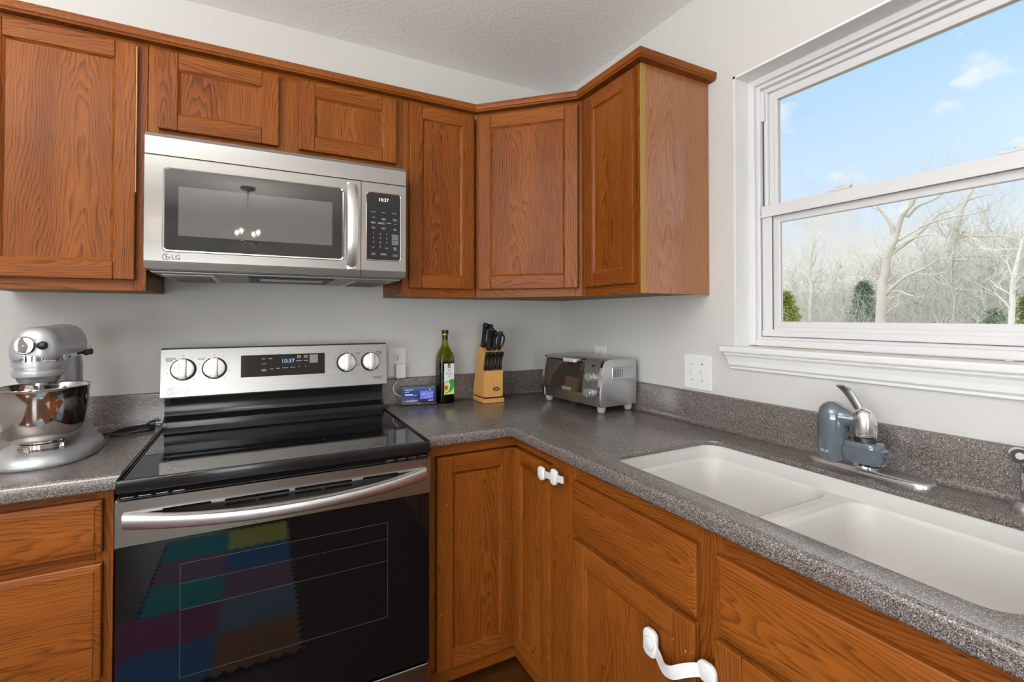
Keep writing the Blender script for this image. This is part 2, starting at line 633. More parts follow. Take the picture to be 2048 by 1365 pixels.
OVENGLASS = plain('oven_door_glass', (0.003, 0.003, 0.004), 0.03, 0.0, 0.45)
MWGLASS = plain('microwave_window_glass', (0.025, 0.025, 0.025), 0.015, 0.0, 1.0)
MWSCREEN = plain('microwave_window_mesh', (0.11, 0.108, 0.105), 0.015, 0.0, 1.0)
BLKENAM = plain('black_enamel', (0.008, 0.008, 0.009), 0.16, 0.0, 0.5, bump=(220, 0.12, 0.001))
KNIFEBLK = plain('knife_handle_black', (0.012, 0.012, 0.013), 0.2)
BLKPLAS = plain('black_plastic', (0.012, 0.012, 0.013), 0.35)
DARKGREY = plain('dark_grey_plastic', (0.05, 0.05, 0.05), 0.4)
DISPBROWN = plain('dark_display_glass', (0.018, 0.013, 0.012), 0.08, 0.0, 0.5)
GREYPAN = plain('grey_painted_metal', (0.30, 0.30, 0.30), 0.4, 0.6)
WPLAS = plain('white_plastic', (0.78, 0.78, 0.78), 0.35)
LATCHW = plain('latch_white_plastic', (0.74, 0.74, 0.75), 0.3)
STRAPT = plain('translucent_strap', (0.62, 0.60, 0.58), 0.3)
MIXGREY = plain('metallic_silver_enamel', (0.42, 0.435, 0.455), 0.36, 0.55, coat=0.4)
INK = plain('dark_print', (0.02, 0.02, 0.02), 0.5)
SLOT = plain('slot_black', (0.004, 0.004, 0.004), 0.9, 0.0, 0.05)
INKL = plain('pale_print', (0.45, 0.45, 0.45), 0.5)
LOGOS = plain('silver_logo', (0.90, 0.90, 0.90), 0.4, 0.0)
LEDW = plain('white_led_digits', (0.02, 0.02, 0.02), 0.5, emit=(0.85, 0.93, 1.0), es=1.6)
LEDB = plain('blue_led_digits', (0.02, 0.02, 0.02), 0.5, emit=(0.35, 0.62, 1.0), es=1.0)
FILTERB = plain('blue_grey_filter_plastic', (0.10, 0.123, 0.148), 0.14, 0.2, coat=0.7)
FILTERD = plain('grey_filter_plastic', (0.11, 0.13, 0.15), 0.2)
PANE = pane_mat()
SCREEN = screen_mat('lit_screen', 0)
FLOORM = oak('floor_boards', (0.11, 0.040, 0.010), (0.08, 0.026, 0.006), (0.035, 0.011, 0.003))

# ------------------------------------------------------------------ room shell
random.seed(7)
CE = 2.504
RX0, RY0 = -3.4, -5.6          # left wall and rear wall
WY0, WY1, WZ0, WZ1 = -2.035, -1.075, 1.182, 2.13   # opening of the sink window


def wall_with_hole(name, axis, at0, at1, a0, a1, holes, m):
    """wall slab between at0..at1 on an axis, from a0 to a1 along the wall, with rectangular holes (h0, h1, z0, z1)"""
    mb = MB()

    def bx(p0, p1, z0, z1):
        if p1 - p0 < 1e-4 or z1 - z0 < 1e-4: return
        if axis == 0: mb.box(at0, at1, p0, p1, z0, z1)
        else: mb.box(p0, p1, at0, at1, z0, z1)
    cur = a0
    for h0, h1, z0, z1 in sorted(holes):
        bx(cur, h0, 0, CE)
        bx(h0, h1, 0, z0)
        bx(h0, h1, z1, CE)
        cur = h1
    bx(cur, a1, 0, CE)
    return struct(mb.build(name, m))


struct(MB().box(RX0 - .12, .14, RY0 - .12, .12, -.08, 0).build('floor', FLOORM))
struct(MB().box(RX0 - .12, .14, RY0 - .12, .12, CE, CE + .08).build('ceiling', CEIL))
struct(MB().box(RX0 - .12, .14, 0, .12, 0, CE).build('wall_back', WALL))
wall_with_hole('wall_right', 0, 0, .14, RY0, 0, [(WY0, WY1, WZ0, WZ1)], WALL)
wall_with_hole('wall_left', 0, RX0 - .12, RX0, RY0, 0, [(-4.1, -1.7, .8, 2.1)], WALL)
wall_with_hole('wall_rear', 1, RY0 - .12, RY0, RX0 - .12, .14, [(-2.6, -1.7, .02, 2.1)], WALL)


def frame_rect(mb, axis, at0, at1, a0, a1, z0, z1, w, bev=0.002, **kw):
    """four bars of width w around a rectangle lying in a wall plane"""
    def bx(p0, p1, q0, q1):
        if axis == 0: mb.box(at0, at1, p0, p1, q0, q1, bev=bev, **kw)
        else: mb.box(p0, p1, at0, at1, q0, q1, bev=bev, **kw)
    bx(a0, a0 + w, z0, z1)
    bx(a1 - w, a1, z0, z1)
    bx(a0 + w, a1 - w, z0, z0 + w)
    bx(a0 + w, a1 - w, z1 - w, z1)


def sink_window():
    root = bpy.data.objects.new('window_1', None)
    COL.objects.link(root)
    root.location = (0, 0, 0)
    struct(root)
    # painted jamb lining the opening
    j = MB()
    j.box(-.0015, .075, WY1 - .004, WY1 + .004, 1.20, WZ1 + .004)
    j.box(-.0015, .075, WY0 - .004, WY0 + .004, 1.20, WZ1 + .004)
    j.box(-.0015, .075, WY0 - .004, WY1 + .004, WZ1 - .004, WZ1 + .004)
    struct(j.build('jamb', WHITE, root))
    f = MB()                                            # vinyl frame in three steps
    for at0, at1, off, w in ((.068, .14, .003, .022), (.082, .14, .024, .013), (.10, .14, .036, .016)):
        frame_rect(f, 0, at0, at1, WY0 + off, WY1 - off, 1.202 + off * .9, WZ1 - off, w, bev=.003)
    struct(f.build('window_frame', VINYL, root))
    mid = 1.662
    # upper sash (outer track)
    u = MB()
    y0, y1 = WY0 + .052, WY1 - .052
    frame_rect(u, 0, .112, .135, y0, y1, mid - .02, WZ1 - .052, .030, bev=.003)
    frame_rect(u, 0, .106, .118, y0 + .022, y1 - .022, mid, WZ1 - .074, .010, bev=.002)
    us = struct(u.build('upper_sash', VINYL, root))
    struct(MB().box(.121, .125, y0 + .025, y1 - .025, mid - .005, WZ1 - .077).build('pane', PANE, us))
    # lower sash (inner track)
    l = MB()
    y0, y1 = WY0 + .046, WY1 - .046
    l.box(.074, .104, y0, y1, mid - .018, mid + .020, bev=.003)      # meeting rail
    l.box(.070, .078, y0, y1, mid - .020, mid - .013, bev=.001)
    l.box(.078, .104, y0, y0 + .036, 1.240, mid - .018, bev=.003)
    l.box(.078, .104, y1 - .036, y1, 1.240, mid - .018, bev=.003)
    l.box(.074, .104, y0, y1, 1.238, 1.258, bev=.003)
    l.box(.080, .104, y0 + .03, y1 - .03, 1.256, 1.270, bev=.002)
    frame_rect(l, 0, .090, .106, y0 + .030, y1 - .030, 1.262, mid - .016, .026, bev=.003)
    ls = struct(l.build('lower_sash', VINYL, root))
    struct(MB().box(.095, .099, y0 + .05, y1 - .05, 1.28, mid - .035).build('pane', PANE, ls))
    g = MB()
    g.box(.0775, .0795, y1 - .0395, y1 - .0365, 1.262, mid - .02)
    g.box(.0775, .0795, y0 + .0365, y0 + .0395, 1.262, mid - .02)
    g.box(.0775, .0795, y0 + .038, y1 - .038, mid - .0205, mid - .0185)
    struct(g.build('glazing_gasket', GASKET, ls))
    for yc in (-1.365, -1.745):                          # two sash locks on the meeting rail
        k = MB()
        k.box(.076, .100, yc - .030, yc + .030, mid + .020, mid + .027, bev=.002)
        k.box(.078, .094, yc - .034, yc + .004, mid + .026, mid + .034, bev=.003)
        struct(k.build('sash_lock', VINYL, ls))
    # balance shoe cover and its dark track on the left jamb
    b = MB()
    b.box(.088, .098, WY1 - .048, WY1 - .028, 1.98, 2.085, bev=.002)
    struct(b.build('balance_cover', VINYL, root))
    struct(MB().box(.097, .100, WY1 - .0415, WY1 - .0375, mid + .02, 1.98).build('balance_track', GASKET, root))
    # stool and apron
    s = MB()
    s.box(-.001, .082, WY0, WY1, 1.183, 1.2024)
    s.box(-.032, 0, WY0 - .045, WY1 + .045, 1.182, 1.2025, bev=.005)
    struct(s.build('window_sill', WHITE, root))
    a = MB()
    prof = [(0, 1.182), (-.024, 1.182), (-.024, 1.175), (-.019, 1.168), (-.016, 1.155), (-.015, 1.140), (-.010, 1.134), (-.010, 1.127), (0, 1.127)]
    ring = lambda y, k: [Vector((x, y + k * (1 - (z - 1.127) / .055), z)) for x, z in prof]
    a.loft([ring(WY0 - .030, .018), ring(WY1 + .030, -.018)], smooth=False)
    struct(a.build('apron', WHITE, root))


sink_window()


def rear_openings():
    d = bpy.data.objects.new('door_1', None)
    COL.objects.link(d)
    d.location = (-2.15, RY0, 0)
    struct(d)
    f = MB()
    frame_rect(f, 1, -.11, .015, -.45, .45, .02, 2.1, .06, bev=.003)
    f.box(-.03, .03, -.09, .0, .08, 2.04, bev=.003)
    struct(f.build('door_frame', WHITE, d))
    struct(MB().box(-.39, .39, -.05, -.045, .08, 2.04).build('pane', PANE, d))
    w = bpy.data.objects.new('added_window', None)  # added window out of view, put in to admit light from the left
    COL.objects.link(w)
    w.location = (RX0, -2.9, 0)
    struct(w)
    f = MB()
    frame_rect(f, 0, -.11, .012, -1.2, 1.2, .8, 2.1, .055, bev=.003)
    f.box(-.09, 0, -.025, .025, .85, 2.05, bev=.003)
    struct(f.build('window_frame', WHITE, w))
    struct(MB().box(-.05, -.045, -1.15, 1.15, .85, 2.05).build('pane', PANE, w))


rear_openings()

# ------------------------------------------------------------------ cabinets
ZU0, ZU1 = 1.383, 2.155
FLECK = plain('pale_worn_fleck', (.62, .47, .33), .6)


def panel_door(parent, x0, x1, z0, z1, y=-.020, th=.020, sw=.052, name='door', rw=None, label=None, flecks=0):
    """frame-and-panel door; front face at y, in the cabinet's own frame (x along the face, -y to the room)"""
    rw = rw or sw
    f = MB()
    f.box(x0, x0 + sw, y, y + th, z0, z1, bev=.0035, grain=2)
    f.box(x1 - sw, x1, y, y + th, z0, z1, bev=.0035, grain=2)
    f.box(x0 + sw, x1 - sw, y + .0004, y + th, z0, z0 + rw, bev=.0030, grain=0)
    f.box(x0 + sw, x1 - sw, y + .0004, y + th, z1 - rw, z1, bev=.0030, grain=0)
    # moulded inner lip
    a0, a1, b0, b1 = x0 + sw, x1 - sw, z0 + rw, z1 - rw
    k = .007
    for (p, q, r, s2, g) in (((a0, b0), (a0, b1), (a0 + k, b1 - k), (a0 + k, b0 + k), 2), ((a1, b1), (a1, b0), (a1 - k, b0 + k), (a1 - k, b1 - k), 2),
                             ((a1, b0), (a0, b0), (a0 + k, b0 + k), (a1 - k, b0 + k), 0), ((a0, b1), (a1, b1), (a1 - k, b1 - k), (a0 + k, b1 - k), 0)):
        f.raw([(p[0], y + .003, p[1]), (q[0], y + .003, q[1]), (r[0], y + .0085, r[1]), (s2[0], y + .0085, s2[1])], [(0, 1, 2, 3)], grain=g)
    for k in range(flecks):
        fx = random.choice((random.uniform(x0 + .004, x0 + sw), random.uniform(x1 - sw, x1 - .004)))
        fz = random.uniform(z0 + .02, z1 - .05)
        fl = random.uniform(.001, .006)
        f.box(fx, fx + random.uniform(.0007, .0016), y - .0002, y + .001, fz, fz + fl, mat=1)
    d = f.build(name, [OAK, FLECK], parent)
    if label: d['label'] = label
    p = MB()
    p.box(a0 - .002, a1 + .002, y + .0085, y + th - .004, b0 - .002, b1 + .002, grain=2)
    p.build('door_panel', OAK, d)
    return d


def slab_drawer(parent, x0, x1, z0, z1, y=-.020, th=.020, name='drawer_front'):
    f = MB()
    e = .014
    tb = bmesh.new()
    vs = [(x0, y + th), (x1, y + th)]
    R = lambda i, yy: [(x0 + i, yy, z0 + i), (x1 - i, yy, z0 + i), (x1 - i, yy, z1 - i), (x0 + i, yy, z1 - i)]
    rings = [R(0, y + th), R(0, y + .006), R(.003, y + .0035), R(e, y + .0015), R(e + .0012, y)]
    f.loft([[Vector(v) for v in r] for r in rings], smooth=False, grain=0)
    tb.free()
    return f.build(name, OAK, parent)


def upper_cabinet(label, loc, rz, w, z0, z1, doors, depth=.328, left=.030, right=.030, mull=(), bottom=.033, top=.02, endpanel=None):
    """loc is the left end of the face at floor level; doors are (x0, x1, z0, z1) in world heights"""
    c = thing('wall_cabinet', label, 'cabinet', (loc[0], loc[1], z0), rz)
    h = z1 - z0
    b = MB()
    b.box(.001, w - .001, .019, depth - .002, .010, h - .002, grain=2)
    b.build('cabinet_box', OAK, c)
    u = MB()
    u.box(.002, w - .002, .019, depth - .003, .004, .0095, grain=None)
    u.build('underside', UNDER, c)
    f = MB()
    f.box(0, left, 0, .019, 0, h, bev=.0015, grain=2)
    f.box(w - right, w, 0, .019, 0, h, bev=.0015, grain=2)
    f.box(left, w - right, .0004, .019, 0, bottom + .012, bev=.001, grain=0)
    f.box(left, w - right, .0004, .019, h - top - .03, h, bev=.001, grain=0)
    for m0, m1 in mull:
        f.box(m0, m1, .0003, .019, bottom, h - .03, bev=.001, grain=2)
    f.build('face_frame', OAK, c)
    for d in doors:
        panel_door(c, d[0], d[1], d[2] - z0, d[3] - z0)
    return c


DZ0, DZ1 = 1.416, 2.137
# left of the microwave
tall = upper_cabinet('tall oak wall cabinet left of the microwave, above the stand mixer', (-2.165, -.328), 0, .4105, ZU0, ZU1,
              [(.035, .385, DZ0, DZ1)], left=.05)
mb = MB()
mb.box(.3838, .3862, -.0188, -.006, .30, DZ1 - ZU0 - .006, bev=.001, grain=2)
mb.build('worn_edge', plain('worn_oak_edge', (.66, .43, .22), .5), tall)['label'] = 'pale worn door edge'
# above the microwave: two short doors
upper_cabinet('short two-door oak wall cabinet directly above the microwave', (-1.7535, -.328), 0, .7975, 1.850, ZU1,
              [(.0265, .3645, 1.8905, DZ1), (.4275, .7695, 1.8905, DZ1)], mull=[(.35, .44)], bottom=.03)
# right of the microwave
upper_cabinet('narrow oak wall cabinet between the microwave and the corner cabinet', (-.955, -.328), 0, .3095, ZU0, ZU1,
              [(.0235, .2945, DZ0, DZ1)], right=.02)


def corner_upper():
    c = thing('wall_cabinet', 'wide diagonal oak wall cabinet in the corner of the room', 'cabinet', (-.6445, -.328, ZU0), -pi / 4)
    h = ZU1 - ZU0
    w = .4478
    R = Matrix.Rotation(pi / 4, 4, 'Z')
    poly = [(-.6445, -.3275), (-.6445, -.002), (-.002, -.002), (-.002, -.6445), (-.3275, -.6445)]
    loc = []
    for x, y in poly:
        v = R @ Vector((x + .6445, y + .328, 0))
        loc.append((v.x, v.y))
    # pull the face back behind the frame
    loc[0] = (loc[0][0] + .012, loc[0][1] + .019)
    loc[4] = (loc[4][0] - .012, loc[4][1] + .019)
    b = MB()
    b.prism(loc, 2, .010, h - .002, grain=2)
    b.build('cabinet_box', OAK, c)
    MB().prism([(x * .995 + .001, y * .995 + .001) for x, y in loc], 2, .004, .0095).build('underside', UNDER, c)
    f = MB()
    f.box(0, .03, 0, .019, 0, h, bev=.0015, grain=2)
    f.box(w - .03, w, 0, .019, 0, h, bev=.0015, grain=2)
    f.box(.03, w - .03, .0004, .019, 0, .045, bev=.001, grain=0)
    f.box(.03, w - .03, .0004, .019, h - .05, h, bev=.001, grain=0)
    f.build('face_frame', OAK, c)
    panel_door(c, .0185, .4325, DZ0 - ZU0, DZ1 - ZU0, sw=.054)


corner_upper()
e = upper_cabinet('single-door oak wall cabinet on the window wall with its broad end panel facing the sink', (-.328, -.645), -pi / 2, .319, ZU0, ZU1,
                  [(.034, .305, DZ0, DZ1)], left=.045)
mb = MB()
mb.box(.3195, .3245, .021, .326, .0, ZU1 - ZU0 + .002, bev=.0015, grain=2)
mb.build('end_panel', VENEER, e)
mb = MB()
mb.box(.3192, .3235, .001, .0205, .0, ZU1 - ZU0 + .002, grain=None)
mb.build('raw_edge_strip', OAK_RAW, e)['label'] = 'unstained yellowish edge strip'


def moulding():
    mb = MB()
    pr = [(.002, 2.1525), (.010, 2.1525), (.0125, 2.157), (.0165, 2.160), (.0185, 2.170), (.0185, 2.1805), (.002, 2.1805)]
    pr = [(o + .018, z) for o, z in pr]
    path = [(-2.165, -.328), (-.6445, -.328), (-.328, -.6445), (-.328, -.9695), (-.002, -.9695)]
    # travel to the right: room side is on the right hand
    mb.sweep(pr + [(.0005, 2.1805), (.0005, 2.1525)], path)
    o = mb.build('cabinet_moulding', OAK)
    for a, g in zip(o.data.attributes['grain'].data, o.data.vertices):
        x, y, z = g.co
        a.vector = (x - y, z * 1.0 + .04, (x + y) * .3 + .06)
    tag(o, 'thin oak moulding strip running along the top edge of all the wall cabinets', 'moulding')


moulding()

# ------------------------------------------------------------------ base cabinets
ZB1 = .8705


def base_left():
    c = thing('base_cabinet', 'oak base cabinet with a stack of drawers left of the range', 'cabinet', (-2.225, -.61, 0), 0)
    w = .457
    MB().box(.001, w - .001, .019, .606, .10, ZB1 - .001, grain=2).build('cabinet_box', OAK, c)
    MB().box(.001, w - .001, .075, .60, .0, .10, grain=0).build('toe_kick', OAK, c)
    f = MB()
    f.box(0, .035, 0, .019, .09, ZB1, bev=.001, grain=2)
    f.box(w - .035, w, 0, .019, .09, ZB1, bev=.001, grain=2)
    for a, b2 in ((.09, .125), (.375, .41), (.685, .722), (.838, ZB1)):
        f.box(.035, w - .035, .0004, .019, a, b2, bev=.001, grain=0)
    f.build('face_frame', OAK, c)
    for a, b2 in ((.716, .8475), (.402, .6900), (.108, .380)):
        slab_drawer(c, .020, .4375, a, b2)


base_left()


def base_corner():
    c = thing('base_cabinet', 'oak corner base cabinet with an inward-folding double door between range and sink run', 'cabinet', (-.957, -.61, 0), 0)
    W = .957 - .002
    ex = .347           # x of the inner corner in this frame
    poly = [(.001, .019), (ex + .019, .019), (ex + .019, -.319), (W, -.319), (W, .606), (.001, .606)]
    MB().prism(poly, 2, .10, ZB1 - .001, grain=2).build('cabinet_box', OAK, c)
    tk = [(.001, .075), (ex + .075, .075), (ex + .075, -.319), (ex + .12, -.319), (ex + .12, .12), (.001, .12)]
    MB().prism(tk, 2, 0, .0995, grain=0).build('toe_kick', OAK, c)
    f = MB()
    f.box(0, .026, 0, .019, .062, ZB1, bev=.001, grain=2)
    f.box(.026, ex, .0004, .019, .832, ZB1, bev=.001, grain=0)
    f.box(.026, ex + .019, .0004, .019, .062, .104, bev=.001, grain=0)
    f.box(ex, ex + .019, -.319, .0, .832, ZB1, bev=.001, grain=1)
    f.box(ex, ex + .019, -.319, .0, .062, .104, bev=.001, grain=1)
    f.box(ex + .0004, ex + .019, -.319, -.2555, .062, ZB1, bev=.001, grain=2)
    f.build('face_frame', OAK, c)
    panel_door(c, .044, ex - .004, .108, .826, y=-.012, th=.022, sw=.058, flecks=12)
    # second leaf, turned to face the sink run
    m = bpy.data.objects.new('folding_leaf', None)
    d = panel_door(c, .006, .251, .108, .826, y=-.012, th=.022, sw=.052, flecks=10)
    d.location = (ex, 0, 0)
    d.rotation_euler = (0, 0, -pi / 2)
    bpy.data.objects.remove(m)


base_corner()


def base_right():
    c = thing('base_cabinet', 'oak base cabinet left of the sink base, one drawer above one latched door', 'cabinet', (-.61, -.9305, 0), -pi / 2)
    w = .5385
    MB().box(.001, w - .001, .019, .606, .10, .63, grain=2).build('cabinet_box', OAK, c)
    MB().box(.001, w - .001, .075, .60, .0, .10, grain=0).build('toe_kick', OAK, c)
    f = MB()
    f.box(0, .07, 0, .019, .09, ZB1, bev=.001, grain=2)
    f.box(w - .03, w, 0, .019, .09, ZB1, bev=.001, grain=2)
    for a, b2 in ((.09, .12), (.645, .685), (.81, ZB1)):
        f.box(.07, w - .03, .0004, .019, a, b2, bev=.001, grain=0)
    f.build('face_frame', OAK, c)
    slab_drawer(c, .064, .5145, .668, .8215)
    panel_door(c, .064, .5125, .110, .652, sw=.060, flecks=8)
    c2 = thing('base_cabinet', 'oak sink base cabinet with a long false drawer front under the double sink', 'cabinet', (-.61, -1.4695, 0), -pi / 2)
    w = .915
    MB().box(.001, w - .001, .019, .606, .10, .63, grain=2).build('cabinet_box', OAK, c2)
    MB().box(.001, w - .001, .075, .60, .0, .10, grain=0).build('toe_kick', OAK, c2)
    f = MB()
    f.box(0, .036, 0, .019, .09, ZB1, bev=.001, grain=2)
    f.box(w - .036, w, 0, .019, .09, ZB1, bev=.001, grain=2)
    f.box(.44, .475, .0003, .019, .12, .66, bev=.001, grain=2)
    for a, b2 in ((.09, .12), (.645, .685), (.81, ZB1)):
        f.box(.036, w - .036, .0004, .019, a, b2, bev=.001, grain=0)
    f.build('face_frame', OAK, c2)
    slab_drawer(c2, .024, .892, .668, .8215, name='false_drawer_front')
    panel_door(c2, .024, .452, .110, .652, sw=.060)
    panel_door(c2, .464, .892, .110, .652, sw=.060)


base_right()

# ------------------------------------------------------------------ countertops
KT = .911
FX = .645
SX0, SX1, SY0, SY1 = -.575, -.163, -1.922, -1.105


def mesh_with_modifiers(mb, boolcut=None, bevel=None):
    o = mb.build('temporary', COUNTER)
    t = None
    if boolcut:
        t = boolcut.build('temporary', COUNTER)
        md = o.modifiers.new('b', 'BOOLEAN')
        md.object = t
        md.operation = 'DIFFERENCE'
        md.solver = 'EXACT'
    if bevel:
        md = o.modifiers.new('v', 'BEVEL')
        md.width = bevel
        md.segments = 3
        md.limit_method = 'ANGLE'
        md.angle_limit = radians(60)
    dg = bpy.context.evaluated_depsgraph_get()
    me = bpy.data.meshes.new_from_object(o.evaluated_get(dg))
    V = [v.co.copy() for v in me.vertices]
    F = [tuple(p.vertices) for p in me.polygons]
    bpy.data.objects.remove(o)
    if t: bpy.data.objects.remove(t)
    bpy.data.meshes.remove(me)
    return V, F


def edge_profile():
    r = .0125
    pr = [(-.022, KT)]
    for k in range(5):
        a = pi / 2 * k / 4
        pr.append((-r + r * sin(a), KT - r + r * cos(a)))
    for k in range(4):
        a = pi / 2 * k / 3
        pr.append((-.006 + .006 * cos(a), .872 + .006 - .006 * sin(a)))
    pr += [(-.022, .872)]
    return pr


def splash_profile():
    pr = [(0.0, KT + .0002), (.034, KT + .0002), (.034, KT + .0004)]
    for k in range(5):
        a = pi / 2 * k / 4
        pr.append((.020 + .014 * (1 - sin(a)), KT + .014 * (1 - cos(a))))
    pr += [(.020, 1.0215), (.0185, 1.0245), (.016, 1.026), (.0, 1.026)]
    return pr


def counters():
    mb = MB()
    mb.box(-2.23, -1.7495, -FX + .022, -.002, KT - .014, KT)
    mb.sweep(edge_profile(), [(-2.23, -FX), (-1.7495, -FX)], smooth=True)
    o = mb.build('countertop', COUNTER)
    tag(o, 'short grey speckled countertop left of the range, under the stand mixer', 'countertop')
    s = MB().sweep(splash_profile(), [(-2.23, -.001), (-1.748, -.001)], smooth=True)
    tag(s.build('backsplash', COUNTER), 'low grey speckled backsplash behind the stand mixer, left of the range', 'backsplash')
    # L-shaped piece with the sink cut-out
    a = MB()
    k = FX - .022
    a.prism([(-.9635, -.002), (-.9635, -k), (-k, -k), (-k, -2.42), (-.002, -2.42), (-.002, -.002)], 2, KT - .014, KT)
    cut = MB().prism(rrect(SX0, SX1, SY0, SY1, .05, 8), 2, KT - .05, KT + .05)
    V, F = mesh_with_modifiers(a, cut, .0022)
    mb = MB()
    mb.raw(V, F)
    mb.sweep(edge_profile(), [(-.9635, -FX), (-FX, -FX), (-FX, -2.42)], smooth=True)
    o = mb.build('countertop', COUNTER)
    tag(o, 'L-shaped grey speckled countertop with the sink cut-out, right of the range', 'countertop')
    s = MB().sweep(splash_profile(), [(-.9645, -.001), (-.0212, -.001)], smooth=True)
    tag(s.build('backsplash', COUNTER), 'low grey speckled backsplash behind the oil bottle and knife block', 'backsplash')
    s = MB().sweep(splash_profile(), [(-.001, -.001), (-.001, -2.42)], smooth=True)
    tag(s.build('backsplash', COUNTER), 'low grey speckled backsplash under the window, behind the sink', 'backsplash')


counters()


def sink():
    root = thing('sink', 'white double-bowl undermount sink below the window', 'sink', ((SX0 + SX1) / 2, (SY0 + SY1) / 2, .655), 0)
    cx, cy = (SX0 + SX1) / 2, (SY0 + SY1) / 2
    zo = .655
    a0, a1, b0, b1 = SX0 - cx - .003, SX1 - cx + .003, SY0 - cy - .003, SY1 - cy + .003
    dz = .857 - zo
    # rim wall and ledge with two holes
    R = rrect(a0, a1, b0, b1, .052, 8)
    dA = -1.495 - cy + .024, b1              # far bowl
    dB = b0, -1.495 - cy - .024              # near bowl
    rim = MB()
    rim.loft([[Vector((x, y, .8965 - zo)) for x, y in R], [Vector((x, y, dz - .001)) for x, y in R]], cap0=False, cap1=False)
    # outward flange under the counter
    R2 = rrect(a0 - .02, a1 + .02, b0 - .02, b1 + .02, .07, 8)
    rim.loft([[Vector((x, y, .8965 - zo)) for x, y in R2], [Vector((x, y, .8965 - zo)) for x, y in R]], cap0=False, cap1=False)
    rim.build('sink_rim', SINKW, root)

    def bowl(y0, y1):
        m = MB()

        def ring(i, z, r):
            return [Vector((x, y, z)) for x, y in rrect(a0 + i, a1 - i, y0 + i, y1 - i, r, 8)]
        zb = -.0
        rings = [ring(0, dz, .051), ring(.003, dz - .004, .05), ring(.006, dz - .010, .05), ring(.012, dz - .08, .05), ring(.016, .045, .05)]
        for k in range(1, 7):
            t = pi / 2 * k / 6
            rings.append(ring(.016 + .04 * (1 - cos(t)), .045 - .04 * sin(t), .05 - .012 * k / 6))
        m.loft(rings, cap0=False, cap1=True)
        o = m.build('sink_bowl', SINKW, root, sharp=50)
        d = MB()
        d.lathe([(.042, .0055), (.044, .008), (.036, .008), (.030, .006), (.001, .006)], c=((a0 + a1) / 2, (y0 + y1) / 2, 0), cap0=False)
        d.build('drain', SATIN, o)
    bowl(*dA)
    bowl(*dB)
    # divider: the ledge between the bowls, one plate with two holes
    tb = bmesh.new()
    for loop in (rrect(a0, a1, b0, b1, .052, 8), rrect(a0, a1, dA[0], dA[1], .051, 8), rrect(a0, a1, dB[0], dB[1], .051, 8)):
        pass
    L0 = rrect(a0, a1, dA[0], dA[1], .051, 8)
    L1 = rrect(a0, a1, dB[0], dB[1], .051, 8)
    n = len(L0) // 4
    # the strip lies between the lower edge of the far bowl and the upper edge of the near bowl
    far = L0[2 * n:]                   # (left lower corner, right lower corner)
    near = L1[:2 * n][::-1]            # (upper left .. upper right), turned to run the same way
    dv = MB()
    ym = (dA[0] + dB[1]) / 2
    A = [Vector((x, y, dz - .0006)) for x, y in far]
    B = [Vector((x, ym, dz + .0012)) for x, y in far]
    C2 = [Vector((x, y, dz - .0006)) for x, y in near]
    B2 = [Vector((x, ym, dz + .0012)) for x, y in near]
    dv.loft([A, B], cap0=False, cap1=False, closed=False)
    dv.loft([B2, C2], cap0=False, cap1=False, closed=False)
    dv.build('bowl_divider', SINKW, root, sharp=60)
    tb.free()



sink()

# ------------------------------------------------------------------ range
def digit_marks(mb, x, z, w, y, n=1, mat=0, h=.0022, gap=.0042):
    """tiny illegible print: short dashes in rows"""
    for r in range(n):
        cx = x - w / 2
        while cx < x + w / 2 - .0008:
            l = random.uniform(.0012, .0030)
            l = min(l, x + w / 2 - cx)
            mb.box(cx, cx + l, y - .0002, y + .0002, z - r * gap - h / 2, z - r * gap + h / 2, mat=mat)
            cx += l + .0010


def lg_logo(mb, x, z, y, r, txt, mat=0, line=None):
    """round face mark: a ring with an inner hook and a dot, and the two letters beside it"""
    line = line or r * .16

    def arc(rad, a0, a1, w, n=20):
        V, F = [], []
        for k in range(n + 1):
            a = radians(a0 + (a1 - a0) * k / n)
            for q in (rad - w / 2, rad + w / 2):
                V.append((x + q * cos(a), y, z + q * sin(a)))
        for k in range(n):
            F.append((2 * k, 2 * k + 1, 2 * k + 3, 2 * k + 2))
        mb.raw(V, F, mat=mat)
    arc(r, 60, 360, line)
    mb.box(x + r * .1, x + r * 1.0, y - .0001, y + .0001, z - line / 2, z + line / 2, mat=mat)
    mb.box(x - line / 2, x + line / 2, y - .0001, y + .0001, z - r * .45, z + r * .55, mat=mat)
    mb.box(x - line / 2, x + r * .35, y - .0001, y + .0001, z - r * .5, z - r * .5 + line, mat=mat)
    arc(r * .1, 0, 360, r * .18, 10) if False else mb.box(x - r * .5, x - r * .28, y - .0001, y + .0001, z + r * .25, z + r * .47, mat=mat)
    mb.text(txt, r * 2.05, XZ(x + r * 1.45, y, z - r * .74), ext=.0001, mat=mat)


